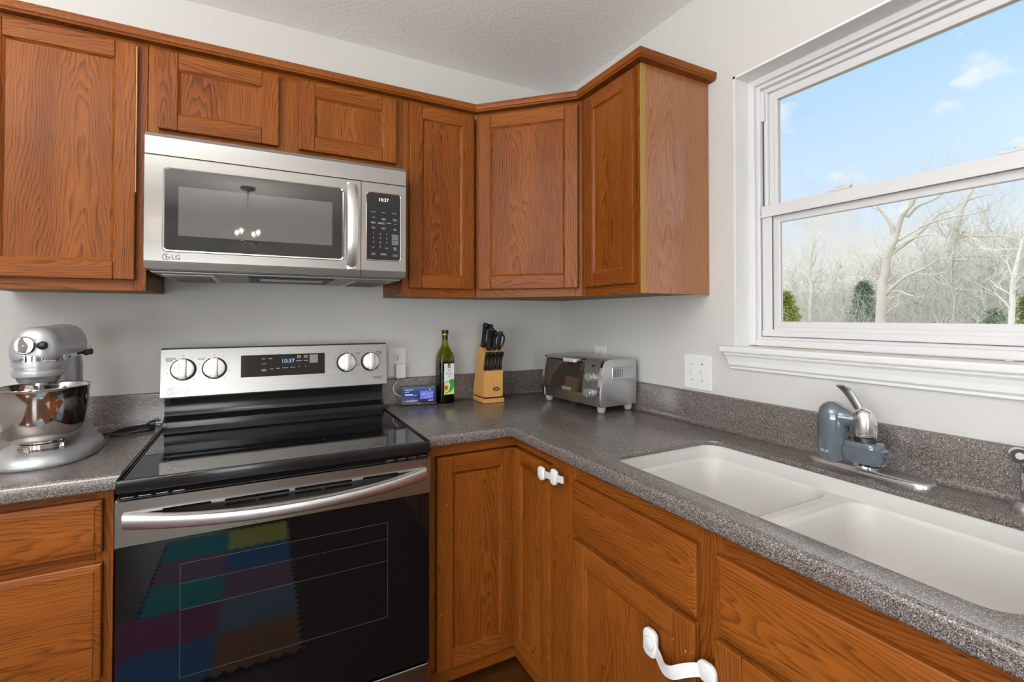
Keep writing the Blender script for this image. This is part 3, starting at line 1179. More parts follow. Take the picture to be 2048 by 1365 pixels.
def make_range():
    xc = -1.357
    hw = .3865
    R = thing('kitchen_range', 'stainless steel freestanding electric range with a black glass cooktop', 'range', (xc, -.36, 0), 0)
    o = .36                      # local y = world y + .36

    def Y(w): return w + o
    b = MB()
    b.box(-hw + .006, hw - .006, Y(-.665), Y(-.03), .03, .885, bev=.002)
    b.build('body', DARKGREY, R)
    # cooktop: rim, glass, front lip
    c = MB()
    c.box(-hw + .001, hw - .001, Y(-.722), Y(-.085), .884, .9105, bev=.005, seg=3, smooth=True)
    for sx in (-1, 1):
        c.box(sx * hw, sx * (hw - .006), Y(-.722), Y(-.10), .904, .9175, bev=.0025)
        c.box(sx * (hw - .009), sx * (hw - .012), Y(-.715), Y(-.11), .905, .9155, bev=.001)
    c.box(-hw, hw, Y(-.7245), Y(-.713), .8835, .9155, bev=.004, seg=3, smooth=True)
    ck = c.build('cooktop_frame', BLKENAM, R)
    g = MB().box(-hw + .013, hw - .013, Y(-.714), Y(-.112), .909, .9138, bev=.001)
    gl = g.build('cooktop_glass', BLKGLASS, R)
    # heating zones printed faintly on the glass
    RINGM = plain('faint_ring_print', (0.03, 0.03, 0.03), .2)
    for cx, cy, r in ((-.19, -.56, .115), (.19, -.56, .095), (-.19, -.27, .08), (.19, -.27, .08), (0, -.25, .05)):
        n = 48
        V, F = [], []
        for k in range(n):
            a = 2 * pi * k / n
            for q in (r, r + .0012):
                V.append((cx + q * cos(a), Y(cy) + q * sin(a), .91385))
        for k in range(n):
            F.append((2 * k, 2 * k + 1, (2 * k + 3) % (2 * n), (2 * k + 2) % (2 * n)))
        MB().raw(V, F).build('heating_zone_ring', RINGM, gl)
    # black backguard, curved into the cooktop
    prof = [(-.03, .905), (-.03, 1.185), (-.098, 1.185), (-.103, 1.03), (-.100, 1.015), (-.086, 1.010), (-.082, .99), (-.083, .965), (-.088, .950), (-.098, .942),
            (-.112, .9375), (-.120, .934), (-.122, .925), (-.122, .905)]
    bg = MB()
    bg.prism([(Y(y), z0) for y, z0 in prof], 0, -hw + .004, hw - .004, smooth=True)
    bgo = bg.build('backguard', BLKENAM, R, sharp=28)
    # stainless control panel
    p = MB()
    pr = [(-.099, 1.1915), (-.128, 1.1915), (-.1305, 1.1890), (-.1485, 1.025), (-.1475, 1.0205), (-.103, 1.0205)]
    p.prism([(Y(y), z0) for y, z0 in pr], 0, -hw, hw, smooth=False)
    sl = math.atan2(.018, .164)
    PM = Matrix.Translation((0, Y(-.1305), 1.189)) @ Matrix.Rotation(-sl, 4, 'X')

    # burner scale ticks printed around the knobs, part of the panel's surface
    for x in (-.321, -.228, .226, .321):
        m2 = MB()
        digit_marks(m2, x + .0, -.026, .003, -.0003)
        for a in range(-50, 231, 35):
            t2 = radians(a)
            m2.box(x + .048 * cos(t2) - .001, x + .048 * cos(t2) + .001, -.0003, -.0001, -.070 + .048 * sin(t2) - .001, -.070 + .048 * sin(t2) + .001)
        p.raw(m2.V, m2.F, M=PM, mat=1)
    cp = p.build('control_panel', [STEEL, INK], R)
    t = MB().box(-hw + .0005, hw - .0005, Y(-.1285), Y(-.099), 1.1912, 1.1935, bev=.0008)
    t.build('panel_cap', DARKGREY, cp)
    d = MB()
    d.box(-.146, .144, -.0016, .003, -.110, -.029, bev=.001, M=PM)
    dsp = d.build('display', DISPBROWN, cp)
    cl = MB()
    cl.text('10:37', .021, PM @ XZ(-.012, -.0020, -.062), ext=.0001)
    cl.build('clock_digits', LEDB, dsp)
    LPRINT = plain('light_print', (.62, .62, .62), .5)
    rows = [(-.072, -.044, .012), (-.048, -.044, .012), (-.070, -.063, .014), (-.044, -.083, .014), (-.022, -.082, .012), (.002, -.081, .018), (.028, -.080, .016),
            (.050, -.040, .012), (.074, -.040, .012), (.050, -.056, .018), (.075, -.056, .016), (.050, -.079, .004), (.074, -.079, .004)]
    for x, z0, w in rows:
        for (a, bb, c2) in [(x, z0, w)]:
            m2 = MB()
            digit_marks(m2, a, bb, c2, -.0018)
            MB().raw(m2.V, m2.F, M=PM).build('button_lettering', LPRINT, dsp)
    for x in (.050, .074):
        m2 = MB()
        frame_rect(m2, 1, -.0019, -.0017, x - .006, x + .006, -.046, -.036, .001, bev=0)
        MB().raw(m2.V, m2.F, M=PM).build('button_outline', LPRINT, dsp)
    m2 = MB()
    digit_marks(m2, -.070, -.085, .016, -.0018, n=2)
    kb = MB()
    kb.raw(m2.V, m2.F, M=PM)
    kb.build('lit_button_lettering', LEDB, dsp)
    st = MB()
    st.box(.088, .118, -.0022, -.001, -.066, -.034, M=PM)
    st.build('sticker', plain('grey_sticker', (.22, .22, .22), .4), dsp)
    lg = MB()
    m2 = MB()
    lg_logo(m2, -.352, -.146, -.0004, .0125, 'LG')
    lg.raw(m2.V, m2.F, M=PM)
    lg.build('logo', LOGOS, cp)
    q = MB()
    m2 = MB()
    m2.text('ThinQ', .013, XZ(.345, -.0004, -.142), ext=.0001, align='CENTER')
    q.raw(m2.V, m2.F, M=PM)
    q.build('panel_lettering', INK, cp)
    for x, z0, w in ((-.358, -.030, .030), (-.362, -.038, .020), (-.268, -.034, .022), (.272, -.034, .016), (.356, -.030, .026), (.362, -.038, .016)):
        m2 = MB()
        digit_marks(m2, x, z0, w, -.0003, n=2)
        MB().raw(m2.V, m2.F, M=PM).build('burner_lettering', INK, cp)
    # knobs
    for i, x in enumerate((-.321, -.228, .226, .321)):
        KM = PM @ Matrix.Translation((x, 0, -.071)) @ Matrix.Rotation(pi / 2, 4, 'X')
        m2 = MB()
        m2.lathe([(.0385, 0), (.0385, .006), (.036, .009), (.036, .011)], n=36, M=KM)
        kn = m2.build('knob', BLKPLAS, cp)
        m2 = MB()
        m2.lathe([(.0345, .010), (.0345, .021), (.033, .0235), (.030, .0245), (.001, .0245)], n=36, M=KM, cap0=False)
        m2.box(-.0115, .0115, -.035, .035, .0235, .0385, bev=.0025, M=KM)
        m2.build('knob_cap', STEEL2, kn)
    # oven door
    dr = MB()
    dr.box(-hw + .001, hw - .001, Y(-.716), Y(-.670), .235, .869, bev=.003)
    door = dr.build('oven_door', BLKPLAS, R)
    gz = MB().box(-hw + .002, hw - .002, Y(-.7195), Y(-.714), .240, .756, bev=.001)
    gz.build('door_glass', OVENGLASS, door)
    wn = MB()
    frame_rect(wn, 1, Y(-.72005), Y(-.7194), -.258, .256, .408, .690, .0012, bev=0)
    wn.box(-.256, .256, Y(-.72003), Y(-.7194), .575, .5762)
    wn.box(-.256, .256, Y(-.72003), Y(-.7194), .640, .6408)
    wn.build('window_outline', plain('faint_window_line', (.05, .05, .05), .3), door)
    tp = MB()
    # stainless top band with a gently dished upper part
    pr = [(-.668, .8672), (-.717, .8672), (-.7215, .864), (-.7215, .757), (-.714, .7495), (-.668, .7495)]
    tp.prism([(Y(y), z0) for y, z0 in pr], 0, -hw, hw)
    band = tp.build('door_band', STEEL, door)
    sl2 = MB()
    for x0, x1, z0 in ((-.295, -.193, .8315), (-.163, -.012, .8315), (.001, .152, .8315), (.182, .285, .8315), (-.163, -.093, .8195), (-.085, -.012, .8195), (.001, .070, .8195), (.078, .152, .8195)):
        pl = [(x, z) for x, z in rrect(x0, x1, z0 - .0032, z0 + .0032, .003, 3)]
        sl2.prism(pl, 1, Y(-.7225), Y(-.7208))
    sl2.build('vent_slot', SLOT, band)
    # dark slit with small ticks between cooktop and door
    for sgn in (-1, 1):
        for i in range(4):
            x = sgn * (hw - .022 - i * .034)
            MB().box(x - .012, x + .012, Y(-.7175), Y(-.7160), .8715, .8727).build('vent_tick', SATIN, R)
    MB().box(-hw + .006, hw - .006, Y(-.7165), Y(-.66), .8690, .8835).build('vent_gap', SLOT, R)
    # bowed bar handle
    h = MB()
    rings = []
    n = 33
    L = .371
    for i in range(n):
        u = -1 + 2 * i / (n - 1)
        x = u * L
        out = .012 + .052 * (1 - abs(u) ** 2.3)
        zc = .8185 - .0165 * (1 - u * u)
        th = .0140 + .0040 * abs(u) ** 2
        yb = -.7215 - out
        top = zc + th
        bot = zc - th
        sec = [(yb + .024, top - .0005), (yb + .006, top), (yb + .0015, top - .0015), (yb, top - .005), (yb - .001, (top + bot) / 2), (yb + .0005, bot + .005), (yb + .003, bot + .001), (yb + .006, bot), (yb + .022, bot + .002)]
        rings.append([Vector((x, Y(a), z0)) for a, z0 in sec])
    h.loft(rings, smooth=True)
    for sx in (-1, 1):
        h.box(sx * (L - .003), sx * (L - .045), Y(-.7335), Y(-.7205), .806, .832, bev=.004, seg=3, smooth=True)
    h.build('door_handle', STEEL2, door, sharp=40)
    # storage drawer
    w = MB()
    w.box(-hw + .001, hw - .001, Y(-.712), Y(-.66), .045, .226, bev=.004)
    w.build('storage_drawer', STEEL, R)
    for sx in (-1, 1):
        for y in (-.62, -.08):
            f = MB().cyl((sx * (hw - .05), Y(y), 0), (sx * (hw - .05), Y(y), .032), .016)
            f.build('foot', BLKPLAS, R)


make_range()


# ------------------------------------------------------------------ microwave
def make_microwave():
    hw = .3845
    xc = -1.3575
    z0 = 1.4425
    M = thing('microwave', 'stainless steel over-the-range microwave under the short wall cabinet', 'microwave', (xc, -.22, z0), 0)

    def Y(w): return w + .22
    H = .4025
    b = MB()
    b.box(-hw + .002, hw - .002, Y(-.415), Y(-.003), .0, H, bev=.003)
    b.build('housing', GREYPAN, M)
    # top vent strip, door and control side
    v = MB()
    v.prism([(Y(-.414), .340), (Y(-.441), .340), (Y(-.441), .392), (Y(-.436), H + .0005), (Y(-.414), H + .0005)], 0, -hw, hw)
    v.build('vent_strip', STEEL, M)
    xd = .2255
    d = MB()
    # the lower edge folds back as a darker chin
    dp = [(Y(-.414), .3375), (Y(-.4415), .3375), (Y(-.4425), .335), (Y(-.4425), .026), (Y(-.438), .004), (Y(-.414), .002)]
    d.prism(dp, 0, -hw, xd - .001)
    door = d.build('door', STEEL, M)
    c = MB()
    c.prism(dp, 0, xd + .001, hw)
    side = c.build('control_side', STEEL, M)
    # window
    wx0, wx1, wz0, wz1 = -.336, .1635, .0595, .2985
    r = MB()
    o1, o2 = rrect(wx0 - .006, wx1 + .006, wz0 - .006, wz1 + .006, .014, 6), rrect(wx0, wx1, wz0, wz1, .010, 6)
    r.loft([[Vector((x, Y(-.4425), z)) for x, z in o1], [Vector((x, Y(-.4452), z)) for x, z in rrect(wx0 - .004, wx1 + .004, wz0 - .004, wz1 + .004, .013, 6)],
            [Vector((x, Y(-.4440), z)) for x, z in o2]], cap0=False, cap1=False)
    r.build('window_bezel', CHROME, door)
    w = MB()
    w.prism(rrect(wx0, wx1, wz0, wz1, .010, 6), 1, Y(-.4437), Y(-.4426))
    wg = w.build('door_window', MWGLASS, door)
    s = MB()
    s.prism(rrect(-.302, .1305, .1035, .2505, .004, 4), 1, Y(-.44395), Y(-.4437))
    s.build('window_mesh', MWSCREEN, wg)
    lg = MB()
    lg_logo(lg, -.331, .0385, Y(-.4428), .0088, 'LG')
    lg.build('logo', INK, door)
    # bowed vertical handle
    h = MB()
    rings = []
    n = 25
    for i in range(n):
        u = -1 + 2 * i / (n - 1)
        z = .1785 + u * .150
        out = .006 + .034 * (1 - abs(u) ** 2.4)
        wv = .020 - .003 * u * u
        y = Y(-.4425) - out
        cx = .1935
        rings.append([Vector((cx - wv, y + .010, z)), Vector((cx - wv + .003, y + .004, z)), Vector((cx - wv * .4, y + .0006, z)), Vector((cx + wv * .4, y + .0006, z)), Vector((cx + wv - .003, y + .004, z)),
                      Vector((cx + wv, y + .010, z)), Vector((cx + wv - .004, y + .014, z)), Vector((cx - wv + .004, y + .014, z))])
    h.loft(rings, smooth=True)
    for sg in (-1, 1):
        h.box(.1775, .2095, Y(-.4500), Y(-.442), .1785 + sg * .143 - .012, .1785 + sg * .143 + .006, bev=.003)
    h.build('door_handle', STEEL2, door, sharp=40)
    # key pad
    kx0, kx1, kz0, kz1 = .2465, .3635, .0635, .3005
    r = MB()
    r.loft([[Vector((x, Y(-.4425), z)) for x, z in rrect(kx0 - .004, kx1 + .004, kz0 - .004, kz1 + .004, .012, 6)],
            [Vector((x, Y(-.4446), z)) for x, z in rrect(kx0 - .002, kx1 + .002, kz0 - .002, kz1 + .002, .011, 6)],
            [Vector((x, Y(-.4436), z)) for x, z in rrect(kx0, kx1, kz0, kz1, .009, 6)]], cap0=False, cap1=False)
    r.build('keypad_bezel', CHROME, side)
    k = MB()
    k.prism(rrect(kx0, kx1, kz0, kz1, .009, 6), 1, Y(-.4434), Y(-.4426))
    kp = k.build('keypad', plain('keypad_glass', (.018, .018, .018), .14), side)
    y = Y(-.4436)
    m2 = MB()
    m2.text('10:37', .0165, XZ(.303, y, .2735), ext=.0001, align='CENTER')
    m2.build('clock_digits', LEDW, kp)
    t = MB()
    for x, z, w, n in ((.268, .2335, .016, 1), (.304, .2335, .011, 1), (.342, .2335, .018, 1), (.268, .214, .012, 1), (.304, .212, .014, 2), (.344, .212, .013, 2),
                       (.268, .197, .016, 2), (.296, .197, .024, 2), (.322, .197, .016, 1), (.345, .196, .009, 1), (.268, .179, .011, 2), (.304, .179, .014, 2), (.345, .177, .010, 2),
                       (.268, .108, .010, 1), (.315, .107, .011, 1), (.345, .110, .011, 3), (.268, .086, .013, 2), (.304, .086, .020, 2), (.345, .084, .016, 2)):
        digit_marks(t, x, z, w, y, n=n, h=.0018, gap=.0036)
    for i, ch in enumerate('1234567890'):
        rr, cc = divmod(i, 3)
        x = (.268, .292, .315)[cc] if i < 9 else .292
        t.text(ch, .0085, XZ(x, y, .1545 - .0155 * rr), ext=.0001, align='CENTER')
    for z in (.150, .128):
        t.box(.333, .357, y - .0001, y + .0001, z - .008, z + .008, mat=1)
    t.box(.333, .357, y - .0002, y + .0001, .1385, .1400)
    t.build('key_lettering', [INKL, plain('grey_key', (.12, .12, .12), .4)], kp)
    # underside: lamp grilles and vent
    u = MB()
    u.box(-hw + .010, hw - .010, Y(-.405), Y(-.01), -.006, .0, bev=.002)
    ub = u.build('underside', GREYPAN, M)
    for x in (-.285, .285):
        g = MB()
        frame_rect(g, 2, 0, 0, 0, 0, 0, 0, 0) if False else None
        g.box(x - .07, x + .07, Y(-.36), Y(-.06), -.010, -.0055, bev=.002)
        f = g.build('grease_filter', SATIN, ub)
        g = MB()
        g.box(x - .056, x + .056, Y(-.345), Y(-.075), -.0115, -.0095)
        for i in range(18):
            yy = -.345 + .27 * (i + .5) / 18
            g.box(x - .056, x + .056, Y(yy) - .003, Y(yy) + .003, -.0128, -.011)
        g.build('filter_mesh', plain('brownish_mesh', (.16, .13, .09), .5, .4), f)
    g = MB()
    g.box(-.12, .15, Y(-.37), Y(-.10), -.0085, -.0055, bev=.001)
    vt = g.build('lamp_recess', INK, ub)
    g = MB()
    g.box(-.085, .12, Y(-.30), Y(-.27), -.0105, -.008, bev=.001)
    g.box(-.085, .12, Y(-.24), Y(-.21), -.0105, -.008, bev=.001)
    g.build('lamp_cover', SATIN, vt)


make_microwave()

# ------------------------------------------------------------------ stand mixer
def smooth_path(pts, k=6):
    """Catmull-Rom through the points"""
    P = [Vector(p) for p in pts]
    P = [P[0] * 2 - P[1]] + P + [P[-1] * 2 - P[-2]]
    out = []
    for i in range(1, len(P) - 2):
        a, b, c, d = P[i - 1:i + 3]
        for j in range(k):
            t = j / k
            out.append(.5 * (2 * b + (c - a) * t + (2 * a - 5 * b + 4 * c - d) * t * t + (3 * b - a - 3 * c + d) * t ** 3))
    out.append(P[-2])
    return out


def make_mixer():
    T = thing('stand_mixer', 'silver grey tilt-head stand mixer with a polished steel bowl', 'mixer', (-1.968, -.318, KT), radians(2))
    T.scale = (.90, .95, 1.02)
    bc = (0, -.090)

    def outline(front, back, wf, wb, z, n=40):
        """egg outline in plan: round front under the bowl, narrower rounded rear"""
        r = []
        for i in range(n):
            a = 2 * pi * i / n
            c, s2 = cos(a), sin(a)
            yy = s2 * (back if s2 > 0 else front)
            t = (yy + front) / (front + back)
            w = wf * (1 - t) + wb * t
            e = .82
            xx = math.copysign(abs(c) ** e, c) * w
            yy = math.copysign(abs(s2) ** .9, s2) * (back if s2 > 0 else front)
            r.append(Vector((xx, yy, z)))
        return r
    b = MB()
    b.loft([outline(.200, .182, .124, .116, 0), outline(.204, .186, .128, .120, .004), outline(.204, .186, .128, .120, .012), outline(.198, .178, .122, .112, .024), outline(.184, .163, .108, .096, .033),
            outline(.10, .120, .05, .05, .036)])
    base = b.build('base', MIXGREY, T, sharp=60)
    # column flaring down into the base
    b = MB()
    def csec(z, w, y0, y1, n=24):
        cy, d = (y0 + y1) / 2, (y1 - y0) / 2
        return [Vector((w * math.copysign(abs(cos(2 * pi * i / n)) ** .75, cos(2 * pi * i / n)), cy + d * math.copysign(abs(sin(2 * pi * i / n)) ** .75, sin(2 * pi * i / n)), z)) for i in range(n)]
    b.loft([csec(.024, .096, -.02, .168), csec(.040, .080, .012, .163), csec(.065, .064, .040, .158), csec(.10, .053, .058, .152), csec(.15, .047, .066, .146), csec(.205, .046, .066, .144), csec(.238, .046, .062, .144), csec(.285, .042, .064, .138)])
    b.build('column', MIXGREY, T, sharp=60)
    # motor head
    h = MB()
    n = 36
    rings = []
    prof = [(-.186, .008, .300), (-.1855, .020, .300), (-.183, .032, .300), (-.178, .042, .300), (-.168, .0525, .300), (-.150, .0590, .299), (-.120, .0605, .299), (-.08, .0585, .300), (-.03, .0565, .301), (.03, .0560, .303), (.08, .0555, .304), (.12, .054, .303),
            (.145, .049, .302), (.160, .040, .300), (.168, .028, .299), (.172, .012, .298)]
    for y, w, zc in prof:
        ring = []
        for i in range(n):
            a = 2 * pi * i / n
            x = w * cos(a) * 1.0
            s2 = sin(a)
            up = .0605 * min(1, w / .056) ** .8
            dn = .040 * min(1, w / .054) ** .7
            ring.append(Vector((math.copysign(abs(cos(a)) ** .85, cos(a)) * w, y, zc + (up * s2 if s2 > 0 else dn * math.copysign(abs(s2) ** .6, s2)))))
        rings.append(ring)
    h.loft(rings)
    head = h.build('motor_head', MIXGREY, T, sharp=70)
    # nose housing above the bowl
    m = MB()
    m.lathe([(.0585, .300), (.0595, .285), (.0600, .262), (.0595, .256)], n=48, c=(0, -.125, 0), cap0=False, cap1=False)
    m.lathe([(.0595, .2565), (.0545, .2565), (.0545, .249)], n=48, c=(0, -.125, 0), cap0=False, cap1=False)
    m.lathe([(.0545, .249), (.059, .247), (.0595, .240), (.058, .232), (.050, .228), (.047, .220), (.043, .215), (.001, .215)], n=48, c=(0, -.125, 0), cap0=False)
    m.build('nose_housing', MIXGREY, head, sharp=50)
    # chrome band with raised lettering
    bd = MB()
    bd.lathe([(.0600, .2705), (.0625, .2712), (.0625, .2865), (.0600, .2872)], n=64, c=(0, -.125, 0), cap0=False, cap1=False)
    for sx in (-1, 1):
        bd.box(sx * .0545, sx * .0625, -.130, .10, .2735, .2845, bev=.002)
        bd.prism([(.10, .2735), (.14, .278), (.155, .290), (.15, .2965), (.10, .2845)], 0, sx * .0535, sx * .0580)
    band = bd.build('trim_band', CHROME, head)
    tx = MB()
    word = 'KitchenAid'
    adv = {'K': 1.05, 'i': .45, 't': .58, 'c': .85, 'h': .95, 'e': .9, 'n': .95, 'A': 1.15, 'd': .95}
    tot = sum(adv[ch] for ch in word)
    span = radians(98)
    a = -pi / 2 - span / 2 + radians(12)
    for ch in word:
        wv = adv[ch] / tot * span
        am = a + wv / 2
        rad = .0628
        tmp = MB()
        tmp.text(ch, .0158, Matrix.Identity(4), ext=.0003, align='CENTER')
        # wrap each letter around the band
        V = []
        for v in tmp.V:
            aa = am + v[0] * 1.32 / rad
            V.append((cos(aa) * (rad + v[2]), -.125 + sin(aa) * (rad + v[2]), .2733 + v[1]))
        tx.raw(V, tmp.F)
        a += wv
    tx.build('band_lettering', INK, band)
    # attachment hub cap on the nose, with its lever knob
    hb = MB()
    hc = Vector((-.014, -.191, .313))
    hb.turned(hc + Vector((0, .012, 0)), (0, -1, .05), [(.022, 0), (.0235, .006), (.0235, .013), (.021, .016), (.019, .0155), (.001, .0165)], n=32)
    hub = hb.build('hub_cap', CHROME, head)
    kb = MB()
    kb.turned(hc + Vector((.020, -.002, .0)), (1, -.22, 0), [(.0025, 0), (.0025, .009), (.007, .010), (.0105, .017), (.0105, .024), (.008, .029), (.001, .031)], n=20)
    kb.build('hub_knob', BLKPLAS, hub)
    for y, lab in ((.028, 'speed'), (.075, 'lock')):
        k = MB()
        k.turned((.058, y, .279), (1, -.25, .1), [(.003, 0), (.003, .008), (.007, .009), (.0095, .015), (.0085, .021), (.001, .023)], n=16)
        k.build('lever_knob', BLKPLAS, head)
    # shaft
    s = MB()
    s.lathe([(.017, .216), (.017, .205), (.0085, .203), (.0085, .06)], n=20, c=(0, -.118, 0))
    s.build('beater_shaft', SATIN, head)
    # bowl
    bw = MB()
    pr = [(.001, .0520), (.046, .0520), (.066, .058), (.083, .072), (.0955, .095), (.1025, .125), (.1055, .165), (.1065, .193), (.1090, .1965), (.1105, .1985), (.1100, .2005), (.1075, .2005), (.1050, .198),
          (.1035, .165), (.1005, .125), (.0935, .096), (.081, .0745), (.065, .061), (.046, .0555), (.001, .0555)]
    bw.lathe(pr, n=64, c=(bc[0], bc[1], 0), cap0=False, cap1=False)
    bo = bw.build('bowl', BOWL, T, sharp=60)
    ft = MB()
    ft.lathe([(.052, .052), (.0505, .047), (.050, .040), (.054, .035), (.056, .0335), (.001, .0335)], n=48, c=(bc[0], bc[1], 0), cap0=True, cap1=False)
    ft.build('bowl_foot', BOWL, bo)
    for a in (20, 140, 260):
        t = radians(a)
        k = MB().box(-.012, .012, .049, .058, .036, .048, bev=.002, M=Matrix.Translation((bc[0], bc[1], 0)) @ Matrix.Rotation(t, 4, 'Z'))
        k.build('foot_lug', BOWL, bo)
    # flex lying on the counter in a loop
    c = MB()
    c.tube(smooth_path([(.03, .17, .03), (.06, .20, .006), (.105, .20, .0045), (.16, .225, .0045), (.215, .235, .0055), (.235, .205, .0065), (.21, .165, .006), (.15, .145, .005), (.11, .165, .0045),
                        (.13, .21, .010), (.185, .245, .011), (.215, .2555, .012)]), .0036, n=8)
    cord = c.build('power_cord', BLKPLAS, T)
    p = MB()
    p.turned((.203, .253, .0135), (1, .02, 0), [(.004, 0), (.006, .008), (.0115, .012), (.0125, .030), (.001, .031)], n=12)
    pl = p.build('plug', BLKPLAS, cord)
    p = MB()
    for z in (.009, .018):
        p.box(.233, .249, .250, .2565, z - .0008, z + .0008)
    p.build('plug_prongs', SATIN, pl)


make_mixer()


# ------------------------------------------------------------------ wall plates
def plate(name, label, cat, M, w, h):
    t = thing(name, label, cat)
    t.matrix_world = M
    mb = MB()
    pl = [(x, z) for x, z in rrect(-w / 2, w / 2, -h / 2, h / 2, .005, 4)]
    mb.prism(pl, 1, -.0055, -.0003, bev=.0022)
    mb.build('cover_plate', WPLAS, t)
    return t


def receptacle(t, z):
    m = MB()
    pts = []
    for k in range(32):
        a = 2 * pi * k / 32
        pts.append((.0172 * cos(a), z + max(-.0135, min(.0135, .0172 * sin(a)))))
    m.prism(pts, 1, -.0068, -.005)
    r = m.build('receptacle', WPLAS, t)
    s = MB()
    frame = [(x * 1.035, z + (zz - z) * 1.035) for x, zz in pts]
    s.prism(frame, 1, -.0057, -.0054)
    s.box(-.0075, -.0052, -.0070, -.0066, z - .002, z + .0075)
    s.box(.0050, .0072, -.0070, -.0066, z - .001, z + .0065)
    s.prism([(.0028 * cos(2 * pi * k / 12), z - .0068 + .0030 * sin(2 * pi * k / 12)) for k in range(12)], 1, -.0070, -.0066)
    s.build('socket_slots', INK, r)


t = plate('wall_outlet', 'white duplex wall outlet beside the range, charger plugged in its lower socket', 'outlet', Matrix.Translation((-.890, 0, 1.0965)), .082, .130)
receptacle(t, .0235)
receptacle(t, -.0235)
t = plate('wall_outlet', 'white wall outlet half hidden behind the toaster oven', 'outlet', Matrix.Translation((0, -.345, 1.0985)) @ Matrix.Rotation(-pi / 2, 4, 'Z'), .082, .130)
receptacle(t, .0235)
receptacle(t, -.0235)
t = plate('light_switch', 'white double toggle switch plate on the wall below the window corner', 'switch', Matrix.Translation((0, -.9155, 1.098)) @ Matrix.Rotation(-pi / 2, 4, 'Z'), .124, .128)
for x in (-.023, .023):
    m = MB()
    m.box(x - .0052, x + .0052, -.0065, -.005, -.012, .012)
    sw = m.build('toggle_slot', WHITE, t)
    m = MB()
    m.prism([(-.006, -.004), (-.006, .005), (-.0165, .0085), (-.0185, .0045)], 0, x - .0035, x + .0035, bev=.0008)
    m.build('toggle', WPLAS, sw)
    for z in (-.030, .030):
        m = MB()
        m.turned((x, -.0050, z), (0, -1, 0), [(.0032, 0), (.0030, .0012), (.001, .0015)], n=14)
        m.box(x - .0024, x + .0024, -.0068, -.0062, z - .0005, z + .0005, mat=1)
        m.build('screw', [SATIN, INK], t)

ch = thing('charger', 'white plug-in charger with a thin white cable in the outlet beside the range', 'charger', (-.881, -.0075, 1.0605))
m = MB()
m.box(-.023, .023, -.030, -.001, -.034, .032, bev=.005, seg=3, smooth=True)
m.build('charger_body', WPLAS, ch, wn=True)
m = MB()
m.box(.0205, .0228, -.0235, -.0215, -.026, -.0245)
m.text('UL', .004, XZ(.012, -.0302, -.028), ext=.0001)
m.build('certification_mark', INKL, ch)
m = MB()
m.tube(smooth_path([(-.006, -.016, -.033), (-.010, -.018, -.045), (-.027, -.022, -.062), (-.034, -.026, -.078), (-.028, -.027, -.095), (-.008, -.028, -.110), (.008, -.026, -.1155)]), .0016, n=8)
m.build('charger_cable', WPLAS, ch)


# ------------------------------------------------------------------ smart display
def make_display():
    T = thing('smart_display', 'small smart display with a lit blue screen beside the range', 'smart display', (-.8120, -.0790, KT), radians(-13))
    m = MB()
    w = .0765
    tilt = radians(-14)
    F = Matrix.Translation((0, -.012, 0)) @ Matrix.Rotation(tilt, 4, 'X')
    bz = MB()
    bz.prism(rrect(-w, w, .001, .0865, .006, 5), 1, -.004, .006, bev=.0015, M=F)
    bz.build('bezel', BLKPLAS, T)
    hz = MB()
    hz.loft([[F @ Vector((x, .005, z)) for x, z in rrect(-w + .004, w - .004, .004, .083, .006, 5)],
             [Vector((x * .82, .036, .004 + (z - .004) * .55)) for x, z in rrect(-w + .004, w - .004, .0, .083, .012, 5)]])
    hz.build('speaker_body', DARKGREY, T, sharp=50)
    sc = MB()
    sc.box(-w + .006, w - .006, -.0046, -.0038, .011, .079, M=F)
    s = sc.build('screen', SCREEN, T)
    pic = MB()
    pic.box(.006, .064, -.0050, -.0044, .026, .062, M=F)
    pic.build('screen_picture', plain('screen_photo_tile', (.01, .01, .02), .2, emit=(.10, .10, .62), es=.8, bump=(60, 0)), s)
    pb = MB()
    random.seed(3)
    for i in range(26):
        x = random.uniform(.010, .058)
        z = random.uniform(.030, .052)
        l = random.uniform(.002, .007)
        pb.box(x, min(.062, x + l), -.0052, -.0048, z, z + .0016, M=F)
    pb.build('picture_highlights', plain('screen_highlights', (.05, .05, .08), .3, emit=(.45, .45, .95), es=.8), s)
    tx = MB()
    SWH = plain('screen_white', (.1, .1, .1), .4, emit=(.8, .88, 1), es=.9)
    for x, z, ww in ((-.060, .067, .036), (-.060, .058, .018), (-.060, .047, .034), (-.060, .0425, .050), (-.058, .019, .052), (.040, .019, .024)):
        q = MB()
        digit_marks(q, x + ww / 2, z, ww, -.0048, h=.0026 if ww < .04 else .0018)
        MB().raw(q.V, q.F, M=F).build('screen_text_line', SWH, s)
    tx.prism([(.046, .066), (.050, .071), (.053, .066)], 1, -.005, -.0046, M=F)
    tx.build('screen_icon', SWH, s)
    lg = MB()
    digit_marks(lg, .001, .0058, .014, -.0042)
    q = MB()
    q.raw(lg.V, lg.F, M=F)
    q.build('bezel_lettering', INKL, T)


make_display()


# ------------------------------------------------------------------ oil bottle
def glass_mat():
    m, nt, b, L = mat('green_bottle_glass')
    b.inputs['Base Color'].default_value = (0.40, 0.46, 0.012, 1)
    b.inputs['Roughness'].default_value = 0.03
    b.inputs['Transmission Weight'].default_value = 1.0
    b.inputs['IOR'].default_value = 1.12
    b.inputs['Coat Weight'].default_value = 0.6
    return m


